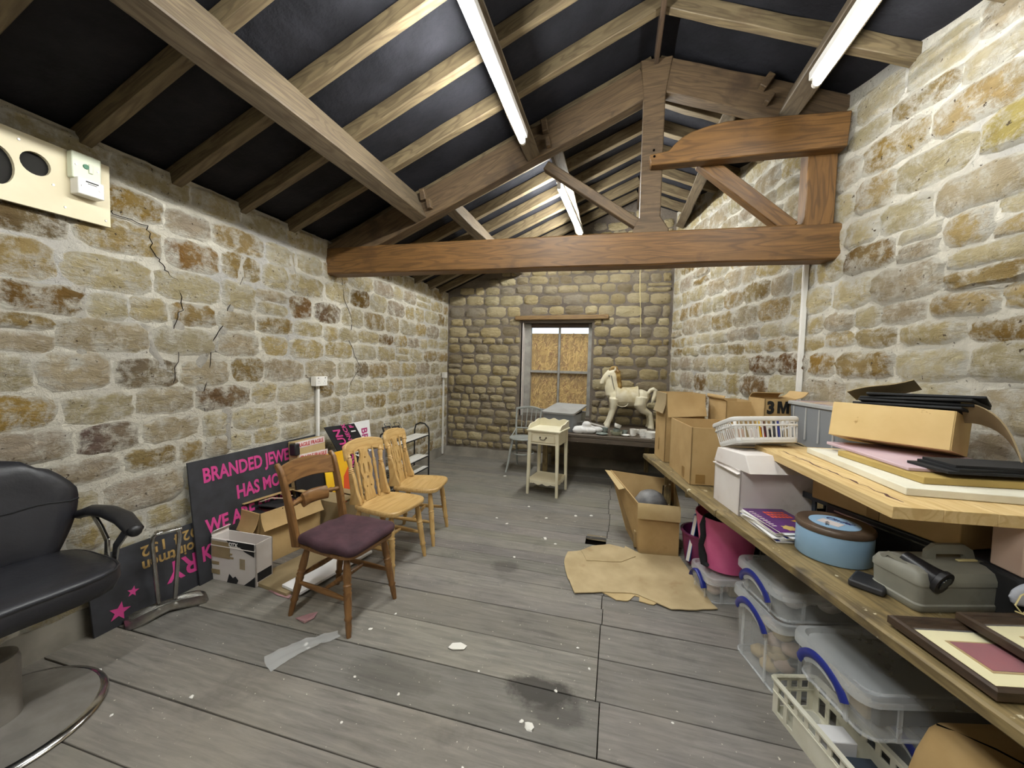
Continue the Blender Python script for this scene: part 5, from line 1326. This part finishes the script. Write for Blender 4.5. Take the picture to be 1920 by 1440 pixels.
pk = MB().box((0, 0, .077), (.40, .10, .154)).build('cardboard_box', 'pinkish_card', None, bevel=.005); tag(pk, 'pale pinkish carton end on the right, just under the stacked boards', 'box', loc=(1.44, 1.645, ZT+.147), rz=6)
bl2 = MB().box((0, 0, .0725), (.46, .13, .145)).build('equipment_case', 'black_matte', None, bevel=.010); tag(bl2, 'plain black case under the pinkish carton, behind the toolbox', 'case', loc=(1.45, 1.655, ZT), rz=8)
zz = ZT+.147+.160
def slab(name, label, cat, loc, rz, d, mat, bev=.003):
    o = MB().box((0, 0, d[2]/2), d).build(name, mat, None, bevel=bev); return tag(o, label, cat, 'canvases and panels in the board stack', loc, rz)
pl = thing('timber_board', 'thick pale timber board at the bottom of the stack, jutting over the bench', 'board', (1.19, 2.075, zz), 5)
for i in range(5): 
    MB().box(((-.36+.144*(i+.5)), 0, .0205), (.143, 1.03, .041)).build('plank', 'board_y', pl, bevel=.002)
rg = random.Random(9)
for k in range(1):
    m = MB(); P = [(-.29+.035*k+rg.uniform(-.008, .008), -.46+.9*i/30+.05*k, .0412) for i in range(28)]
    m.tube(P, [.002+.014*max(0, noise.noise(Vector((i*.33, 7.3, 2)))) for i in range(28)], 6, flat=(.12, 1)); m.build('paint_dribble', 'dark_red', pl)
slab('canvas', 'white edged canvas lying on the thick timber board', 'canvas', (1.25, 2.045, zz+.042), 1.5, (.52, .71, .028), 'white_canvas')
slab('canvas', 'gold canvas lying on the white canvas', 'canvas', (1.272, 2.01, zz+.071), 7, (.42, .46, .026), 'gold_canvas')
slab('canvas', 'thin pink panel lying on the gold canvas', 'canvas', (1.285, 2.12, zz+.098), 4, (.42, .53, .014), 'pink_canvas')
for i, (x, y, rz, dx, dy) in enumerate(((1.40, 1.88, 8, .50, .17), (1.42, 1.89, 11, .48, .16), (1.42, 1.875, 6, .46, .14))):
    slab('panel', ['lowest thin black panel on the pink panel', 'middle thin black panel on the pink panel', 'uppermost thin black panel under the tray box'][i], 'panel', (x, y, zz+.113+.0105*i), rz, (dx, dy, .010), 'black_matte', .001)
ztr = zz+.112
tb2 = thing('cardboard_tray', 'long pale brown cardboard tray of black files on top of the board stack', 'box', (1.268, 2.241, ztr), -44.8)
LN = RX(-12)
m = MB(); th = .007; a, b, h = .207, .125, .165
for c, d in (((0, -b, h/2), (2*a, th, h)), ((0, b, h*.42), (2*a, th, h*.84)), ((-a, 0, h/2), (th, 2*b, h)), ((a, 0, h/2), (th, 2*b, h)), ((0, 0, th/2), (2*a, 2*b, th))): m.box(c, d)
Mtr = T((0, 0, .022)) @ LN
m.build('body', 'cardboard_pale', tb2, M=Mtr, bevel=.002)
m = MB(); m.sheet(lambda u, v: (a+.005+.17*v+.02*sin(v*pi), -.05+.04*v+(u-.5)*.10, h+.005+.02*sin(v*pi)-.20*v**1.6-(u-.5)*.07*(1-.6*v)), 4, 10, .005); m.build('end_flap', 'cardboard_dull', tb2, M=Mtr, smooth=60)
m = MB(); m.sheet(lambda u, v: (-a+.01+.24*u, -.03+.13*v, h+.075+.075*u+.006*sin(u*6)-.02*v), 8, 3, .005); m.build('back_flap', 'cardboard_dull', tb2, M=Mtr)
rg = random.Random(21)
NMF = ['lowest black file lying in', 'second black file from the bottom of', 'third black file from the bottom of', 'black file third from the top of', 'black file second from the top of', 'topmost black file lying on']
for i in range(6):
    o = MB().box((0, 0, 0), (.385 if i < 2 else .37, .215, .011)).build('file_folder', 'black_matte', None, bevel=.003)
    Mw = T((1.268, 2.241, ztr+.022)) @ RZ(-44.8) @ LN @ T((0 if i < 2 else .025+.012*i, .0 if i < 2 else -.006+.008*(i % 2), .149+.0125*i+(.004*(i-1) if i > 1 else 0))) @ RZ(0 if i < 2 else rg.uniform(-8, 8)) @ RY(0 if i < 2 else -1.0*(i-1)*.6) @ RX(rg.uniform(-1.5, 1.5) if i > 1 else 0)
    o.matrix_world = Mw
    tag(o, NMF[i]+' the pale cardboard tray', 'file', 'black files in the cardboard tray')
# ---- white trunking on the right wall
tk = thing('cable_trunking', 'white vertical trunking on the right stone wall below the tie beam', 'trunking', (1.37, 3.475, 1.0), 0)
Mk = RZ(180-14.2)
MB().box((.020, 0, .67), (.030, .046, 1.44)).build('channel', 'white_plastic', tk, bevel=.002, M=Mk); MB().box((.037, 0, .67), (.006, .040, 1.44)).build('cover', 'white_plastic', tk, bevel=.001, M=Mk)
# ================================================================ under the right bench and on the floor
def tub(label, loc, rz, sx, sy, h, contents, group=None, lidh=.03, hb=True):
    t = thing('storage_tub', label, 'storage box', loc, rz, 'clear plastic tubs under the bench')
    m = MB(); loft_box(m, sx*.88, sy*.88, sx*.94, sy*.94, 0, h, .05, .004, 5); m.build('body', 'clear_plastic', t, smooth=50)
    m = MB(); m.tube([(x, y, .006) for x, y in rrect(sx*.89, sy*.89, .045, 5)], .006, 6, close=True); m.build('foot_rim', 'lid_plastic', t)
    for s in (-1, 1):
        for q in (-.30, .30):
            MB().box((s*sx*.462, sy*q*.8, h*.5), (.006, .014, h*.92)).build('rib', 'lid_plastic', t, M=RY(0))
    for s in (-1, 1):
        for q in (-.28, .28): MB().box((sx*q, s*sy*.462, h*.5), (.014, .006, h*.92)).build('rib', 'lid_plastic', t)
    m = MB(); P = lambda k, z: [(x, y, z) for x, y in rrect(sx*k, sy*k, .055*k, 6)]
    m.rings([P(.985, h-.012), P(1.0, h-.010), P(1.0, h+lidh*.6), P(.985, h+lidh), P(.90, h+lidh), P(.86, h+lidh*.45)])
    lo = m.build('lid', 'lid_plastic', t, smooth=40)
    m = MB()
    for s in (-1, 1):
        P = [(s*sx*(.505+.02*sin(pi*i/14)), -sy*.30+sy*.60*i/14, h-.055+.075*sin(pi*i/14)**.7) for i in range(15)]
        MB().tube(P, [.011 if 1 < i < 13 else .013 for i in range(15)], 8, flat=(1.5, .6)).build('handle', 'blue_plastic', t)
        P2 = [(x-s*.004, y, z-.022) for x, y, z in P[2:13]]
        MB().tube(P2, .012, 8, flat=(1.2, .5)).build('handle_grip', 'lid_plastic', t)
    rg = random.Random(int(loc[0]*1000))
    for c in contents:
        o = c(t, sx, sy, h, rg)
    return t
def cbox(mat, fx, fy, fz, cx=0, cy=0):
    def f(t, sx, sy, h, rg):
        return MB().box((cx*sx, cy*sy, .012+fz*h/2), (fx*sx, fy*sy, fz*h)).build('contents', mat, t, bevel=.006, M=RZ(rg.uniform(-4, 4)))
    return f
def cblob(mat, fx, fy, fz, cx=0, cy=0):
    def f(t, sx, sy, h, rg):
        m = MB()
        for i in range(12): m.blob((cx*sx+rg.uniform(-.4, .4)*fx*sx, cy*sy+rg.uniform(-.4, .4)*fy*sy, .03+rg.uniform(0, .8)*fz*h), (.05, .045, .03), 8, 5)
        o = m.build('contents', mat, t, smooth=60); return o
    return f
tub('small clear tub with blue handle under the bench, below the pink trug', (.765, 2.862, .001), 15, .40, .29, .135, [cblob('pinkish_card', .7, .6, .5), cbox('cardboard_dull', .4, .5, .5, .15, 0)])
tub('deep clear tub with blue handle, bottom of the stack of two under the bench', (.955, 2.215, .001), 14.3, .56, .385, .322, [cblob('pinkish_card', .7, .6, .75), cblob('cardboard_light', .6, .6, .8, -.1, .1), cbox('pot_grey', .5, .5, .3)])
tub('shallow clear tub with blue handle stacked on the deep clear tub', (.955, 2.215, .357), 14.3, .54, .375, .115, [cblob('white_card', .6, .6, .5), cbox('cardboard_dull', .5, .4, .45, .1, .1)])
tub('clear tub without visible handle on the floor behind the slatted white crate', (1.225, 1.745, .001), 14.3, .44, .42, .215, [cbox('pot_grey', .7, .7, .5)])
tub('large shallow clear tub with blue handle, nearest the camera under the bench', (1.072, 1.755, .262), 14.3, .60, .365, .142, [cbox('blue_grey_plastic', .75, .6, .75, .05, 0), cbox('cardboard_dull', .3, .5, .5, -.2, 0)])
# ---- pink flexible trug
pk_ = thing('flexible_trug', 'pink rubber trug with black strap standing on the small clear tub', 'trug', (.755, 2.905, .168), 20)
m = MB(); n = 40; R = []
for z, r in ((0, .128), (.004, .14), (.10, .158), (.22, .176), (.33, .192), (.345, .197), (.355, .196)): R.append((r, z))
def ring(r, z, lift=1):
    return [(r*cos(2*pi*j/n), r*sin(2*pi*j/n), z+(.045*max(0, cos(2*(2*pi*j/n)-pi))**8*lift if z > .3 else 0)) for j in range(n)]
m.rings([ring(r, z) for r, z in R]+[ring(r-.007, z) for r, z in R[::-1][:-2]]+[ring(.12, .01)], (True, True)); m.build('body', 'pink_rubber', pk_, smooth=60)
for a in (90, 270):
    m = MB(); m.tube([(.045*cos(b), 0, .016*sin(b)) for b in [2*pi*i/16 for i in range(16)]], .007, 6, close=True, M=RZ(a) @ T((.196, 0, .352)) @ RZ(90)); m.build('handle', 'pink_rubber', pk_)
m = MB(); P = [(-.02, -.16, .33), (-.05, -.185, .35), (-.06, -.192, .30), (-.055, -.186, .23), (-.07, -.182, .16), (-.06, -.172, .09), (-.05, -.17, .04), (-.02, -.168, .03)]
m.tube(P, [.012, .014, .013, .013, .012, .018, .016, .008], 8, flat=(1.4, .6)); m.build('strap', 'black_matte', pk_, M=RZ(-62))
m = MB(); rg = random.Random(6)
for i in range(9): m.blob((rg.uniform(-.09, .09), rg.uniform(-.09, .09), .26+rg.uniform(0, .05)), (.06, .06, .04))
m.build('black_bag', 'black_matte', pk_, smooth=60)
# ---- purple tub with something blue, added black bin
pu = thing('plastic_tub', 'dark pink plastic tub between the open floor carton and the trug', 'tub', (.70, 3.28, .001), 10)
m = MB(); m.lathe([(.12, 0), (.135, .005), (.165, .23), (.175, .235), (.175, .245), (.158, .245), (.13, .012), (0, .012)], 32); m.build('body', 'purple_plastic', pu, smooth=40)
bl = thing('blue_folder', 'bright blue plastic folder standing in the dark pink tub', 'folder', (.605, 3.255, .02), -25)
MB().box((0, 0, .19), (.03, .20, .36)).build('cover', 'bright_blue', bl, bevel=.004, M=RX(-6) @ RY(6)); MB().box((.0, .0, .19), (.022, .204, .352)).build('pages', 'paper', bl, M=RX(-6) @ RY(6))
bn = thing('dark_filler_bin', 'black bin added to darken the space under the far end of the bench', 'bin', (.95, 3.62, .001), 12)  # bin added only to make the space under the bench dark
m = MB(); loft_box(m, .36, .34, .40, .38, 0, .50, .04); m.build('body', 'black_plastic', bn)
m = MB(); m.tube([(x, y, .50) for x, y in rrect(.41, .39, .04, 4)], .008, 6, close=True); m.build('rim', 'black_plastic', bn)
# ---- white slatted crate
cr = thing('slatted_crate', 'off-white slatted plastic crate on the floor, nearest the camera', 'crate', (.880, 1.680, .001), 16)
sx, sy, h = .18, .54, .15
def holes(wd, nx, z0, z1, mg):
    w = (wd-2*mg)/nx; return [[(-wd/2+mg+w*i+w*.18, z0), (-wd/2+mg+w*(i+1)-w*.18, z0), (-wd/2+mg+w*(i+1)-w*.18, z1), (-wd/2+mg+w*i+w*.18, z1)] for i in range(nx)]
for x0, y0, a, wd, nx in ((-sx/2, 0, 90, sy, 9), (sx/2, 0, 90, sy, 9), (0, -sy/2, 0, sx, 3), (0, sy/2, 0, sx, 3)):
    hl = holes(wd, nx, .105, .138, .02)+[q for i, q in enumerate(holes(wd, nx, .02, .088, .02)) if i < 2 or i > nx-3]
    m = MB(); m.plate([(-wd/2, 0), (wd/2, 0), (wd/2, h), (-wd/2, h)], hl, .005, T((x0, y0, 0)) @ RZ(a) @ RX(90)); m.build('side', 'crate_plastic', cr)
m = MB(); m.bar([(x, y, h) for x, y in rrect(sx+.012, sy+.012, .01, 2)]+[(sx/2+.006, sy/2-.004, h)], .020, .008); m.build('rim', 'crate_plastic', cr)
m = MB(); m.bar([(x, y, .096) for x, y in rrect(sx+.006, sy+.006, .01, 2)]+[(sx/2+.003, sy/2-.007, .096)], .012, .006); m.build('band', 'crate_plastic', cr)
MB().box((0, 0, .004), (sx, sy, .006)).build('bottom', 'crate_plastic', cr)
for nm, lb, ct, x, y, d, mt in (('small_carton', 'small white carton in the slatted crate', 'carton', -.02, .03, (.10, .075, .12), 'white_board'), ('small_carton', 'dark blue box in the slatted crate, nearer the camera than the white carton', 'carton', -.01, -.08, (.10, .08, .10), 'blue_grey_plastic'), ('small_carton', 'black box at the near end of the slatted crate', 'carton', .0, -.19, (.12, .10, .09), 'black_matte')):
    o = MB().box((0, 0, d[2]/2), d).build(nm, mt, None, bevel=.004); p = RZ(16) @ Vector((x, y, 0)); tag(o, lb, ct, loc=(.88+p.x, 1.68+p.y, .010), rz=10)
jr = MB().lathe([(.028, 0), (.032, .01), (.032, .07), (.024, .085), (.024, .095), (.02, .097), (.02, .08), (.028, .065), (.028, .01), (0, .008)], 18).build('glass_jar', 'clear_plastic', None, smooth=50); p = RZ(16) @ Vector((-.03, .13, 0)); tag(jr, 'small glass jar in the far end of the slatted crate', 'jar', loc=(.88+p.x, 1.68+p.y, .010))
# ---- brown carton at the bottom right
bx = thing('cardboard_box', 'bulging brown carton with a taped seam under the bench, nearest corner', 'box', (1.185, 1.30, .001), 14)
m = MB(); R = []
for z, k, dx in ((0, 1.12, -.03), (.12, 1.16, -.03), (.34, 1.06, -.01), (.42, 1.0, 0), (.445, .94, .0), (.452, .80, 0)): R.append([(x*k+dx, y*k, z) for x, y in rrect(.40, .40, .03, 4)])
m.rings(R); m.build('body', 'cardboard', bx, smooth=50)
m = MB(); m.tube([(-.18, .18, .447), (-.10, .10, .453), (-.02, -.02, .4535), (.15, -.15, .453)], .003, 5); m.build('seam', 'void', bx)
MB().box((-.08, -.04, .4532), (.06, .24, .001)).build('tape', 'tape_brown', bx, M=RZ(20))
# ---- open carton standing on the floor with pots in it
fbx = thing('cardboard_box', 'large open brown carton on the floor with a flap folded out, pots inside', 'box', (.35, 3.45, .001))
o_ = Vector((.35, 3.45, 0))
A, B, Cc, D = [Vector(p)-o_ for p in ((.22, 3.275, 0), (.522, 3.30, 0), (.55, 3.70, 0), (.13, 3.72, 0))]
A2, B2, C2, D2 = [Vector(p)-o_ for p in ((.195, 3.27, .41), (.515, 3.285, .41), (.53, 3.74, .50), (-.03, 3.88, .50))]
m = MB()
def wall(a, b, b2, a2, th=.008):
    n = ((b-a).cross(a2-a)).normalized()*th; m.hexa([a, b, b-n, a-n, a2, b2, b2-n, a2-n])
wall(A, B, B2, A2); wall(B, Cc, C2, B2); wall(Cc, D, D2, C2); wall(D, A, A2, D2); m.hexa([A, B, Cc, D, *[q+Vector((0, 0, .006)) for q in (A, B, Cc, D)]])
m.build('body', 'cardboard', fbx)
m = MB(); e = (B2-A2); m.sheet(lambda u, v: A2+e*u+Vector((.003, -.025*v-.012*sin(pi*v), -.115*v+.010*sin(pi*v))), 6, 5, .005); m.build('flap', 'cardboard_light', fbx)
m = MB(); e2 = D2-A2; m.sheet(lambda u, v: A2+e2*(.42+.58*u)+Vector((-.05*v, .01*v, -.02*v*(1-u)-.005)), 5, 3, .005); m.build('side_flap', 'cardboard_light', fbx)
MB().box((.03, -.1585, .05), (.05, .002, .07)).build('tape', 'tape_brown', fbx)
MB().box((-.10, -.19, .335), (.06, .006, .012)).build('torn_slit', 'void', fbx)
pt1 = MB().lathe([(.05, 0), (.10, .03), (.135, .11), (.13, .20), (.09, .26), (.05, .28), (0, .282)], 28).build('round_pot', 'pot_grey', None, smooth=60); tag(pt1, 'dusty grey round pot in the open floor carton', 'pot', loc=(.315, 3.50, .17))
pt2 = MB().lathe([(.06, 0), (.075, .02), (.08, .14), (.06, .19), (.022, .24), (.02, .32), (0, .322)], 24).build('dark_bottle', 'glass_dark', None, smooth=60); tag(pt2, 'dark glass bottle in the open floor carton, right of the grey pot', 'bottle', loc=(.44, 3.63, .15))
sp = MB().box((0, 0, .075), (.30, .30, .14)).build('packing_paper', 'cardboard_inside', None, bevel=.01); tag(sp, 'packing material filling the bottom of the open floor carton', 'packing', loc=(.33, 3.48, .009))
# ---- flattened cardboard on the floor
CB1 = [(-0.34, 2.931), (-0.331, 3.101), (-0.23, 3.153), (-0.148, 3.261), (-0.015, 3.338), (0.109, 3.295), (0.114, 3.346), (0.237, 3.244), (0.529, 3.288), (0.548, 3.179), (0.592, 2.907), (0.636, 2.682), (0.658, 2.635), (0.521, 2.581), (0.375, 2.543), (0.275, 2.595), (0.183, 2.642), (0.141, 2.65), (-0.043, 2.603), (-0.219, 2.543), (-0.255, 2.641), (-0.296, 2.747)]
CB2 = [(-0.043, 2.611), (0.049, 2.55), (0.118, 2.559), (0.162, 2.636), (0.196, 2.633), (0.187, 2.58), (0.273, 2.565), (0.333, 2.638), (0.402, 2.763), (0.312, 3.035), (0.072, 2.959)]
CB3 = [(-0.229, 3.146), (-0.173, 2.991), (0.081, 3.047), (0.191, 3.173), (0.109, 3.295), (-0.015, 3.329), (-0.148, 3.253)]
fc = thing('flattened_cardboard', 'flattened kraft cardboard lying on the floor in front of the open carton', 'cardboard', (.2, 2.9, .002))
def layer(name, pts, z, mat):
    m = MB(); n = len(pts); rr = random.Random(n)
    q = []
    for (x0, y0), (x1, y1) in zip(pts, pts[1:]+pts[:1]):
        for i in range(3): q.append((x0+(x1-x0)*i/3+rr.uniform(-.003, .003)-.2, y0+(y1-y0)*i/3+rr.uniform(-.003, .003)-2.9))
    m.prism(q, z, z+.005); return m.build(name, mat, fc)
layer('sheet', CB1, .006, 'kraft_paper'); layer('under_sheet', CB2, 0, 'cardboard_light'); layer('top_flap', CB3, .0115, 'kraft_paper')
# ---- litter on the floor
def scrap(name, label, cat, loc, pts, mat, lift=.01, group=None, rz=0):
    m = MB(); n = len(pts); rr = random.Random(int(loc[0]*1e4))
    m.rings([[(x, y, z+lift*rr.random()) for x, y in pts] for z in (0, .0015)]); o = m.build(name, mat, None); return tag(o, label, cat, group, loc, rz)
scrap('paper_scrap', 'white paper scrap on the floorboards in front of the dark chair', 'paper', (-.765, 1.87, .002), [(-.04, -.025), (-.01, -.03), (.045, -.012), (.05, .02), (.01, .03), (-.03, .012)], 'paper', .008)
scrap('paper_scrap', 'dusty pink paper scrap under the dark chair', 'paper', (-1.69, 1.83, .002), [(-.05, -.025), (.03, -.04), (.05, .01), (.04, .05), (-.01, .04)], 'pink_scrap', .02)
scrap('paper_scrap', 'brown torn wood strip at the near end of the white flat board', 'paper', (-2.03, 1.985, .002), [(-.09, .0), (.0, -.025), (.10, -.03), (.09, .0), (-.02, .02)], 'pink_scrap', .006)
m = MB(); rg = random.Random(14)
m.sheet(lambda u, v: (.34*u-.01*sin(v*3), (v-.5)*(.13-.07*u)+.02*sin(u*4), .004+.008*noise.noise(Vector((u*8, v*5, 1)))+.012*abs(sin(v*6+u*2))*.5), 16, 6); pf_ = m.build('plastic_film', 'plastic_film', None, smooth=80); tag(pf_, 'crumpled clear plastic film on the floor in front of the chairs', 'film', loc=(-1.60, 1.49, .003), rz=58)
m0 = None
spots_ = [(-.30, 1.53, .022), (-.335, 1.545, .012), (-1.53, 1.66, .014), (-1.50, 1.64, .010), (-2.33, 1.23, .018), (-1.76, 1.25, .011), (-1.98, 1.09, .007), (-.90, 1.52, .008), (-1.05, 1.33, .007), (-.22, 1.74, .009), (-.60, 1.75, .006), (-.08, 1.92, .008), (.05, 1.45, .006), (-1.28, 1.86, .012), (-1.22, 2.02, .008), (-.55, 3.3, .02), (-.45, 3.22, .014), (-.72, 2.9, .012), (-.62, 3.75, .016), (-.35, 3.9, .018), (-.95, 3.5, .014), (-1.08, 3.6, .014), (-.15, 2.05, .008), (-1.40, 5.0, .022), (-2.42, 2.0, .008), (-.5, 1.30, .006), (-1.15, 1.55, .007), (.28, 1.72, .006), (-.85, 4.0, .016), (-.2, 3.95, .02)]
for i, (x, y, r) in enumerate(spots_):
    m = MB(); rr = random.Random(i); m.rings([[(r*k*(1+rr.uniform(-.3, .3))*cos(2*pi*j/7), r*k*.8*(1+rr.uniform(-.3, .3))*sin(2*pi*j/7), z*r) for j in range(7)] for k, z in ((1, 0), (.9, .25), (.4, .45))])
    o = m.build('plaster_crumb', 'paper', None); tag(o, {0: 'largest white crumb of plaster, on the floor just beyond the dark stain edge', 4: 'grey-white crumb by the salon chair base, at the foot of the wall', 23: 'white crumb on the floor in front of the bentwood chair'}.get(i, 'small white crumb of plaster lying on the floorboards'), 'crumb', 'plaster crumbs scattered on the floor', (x, y, .0015), rr.uniform(0, 360))
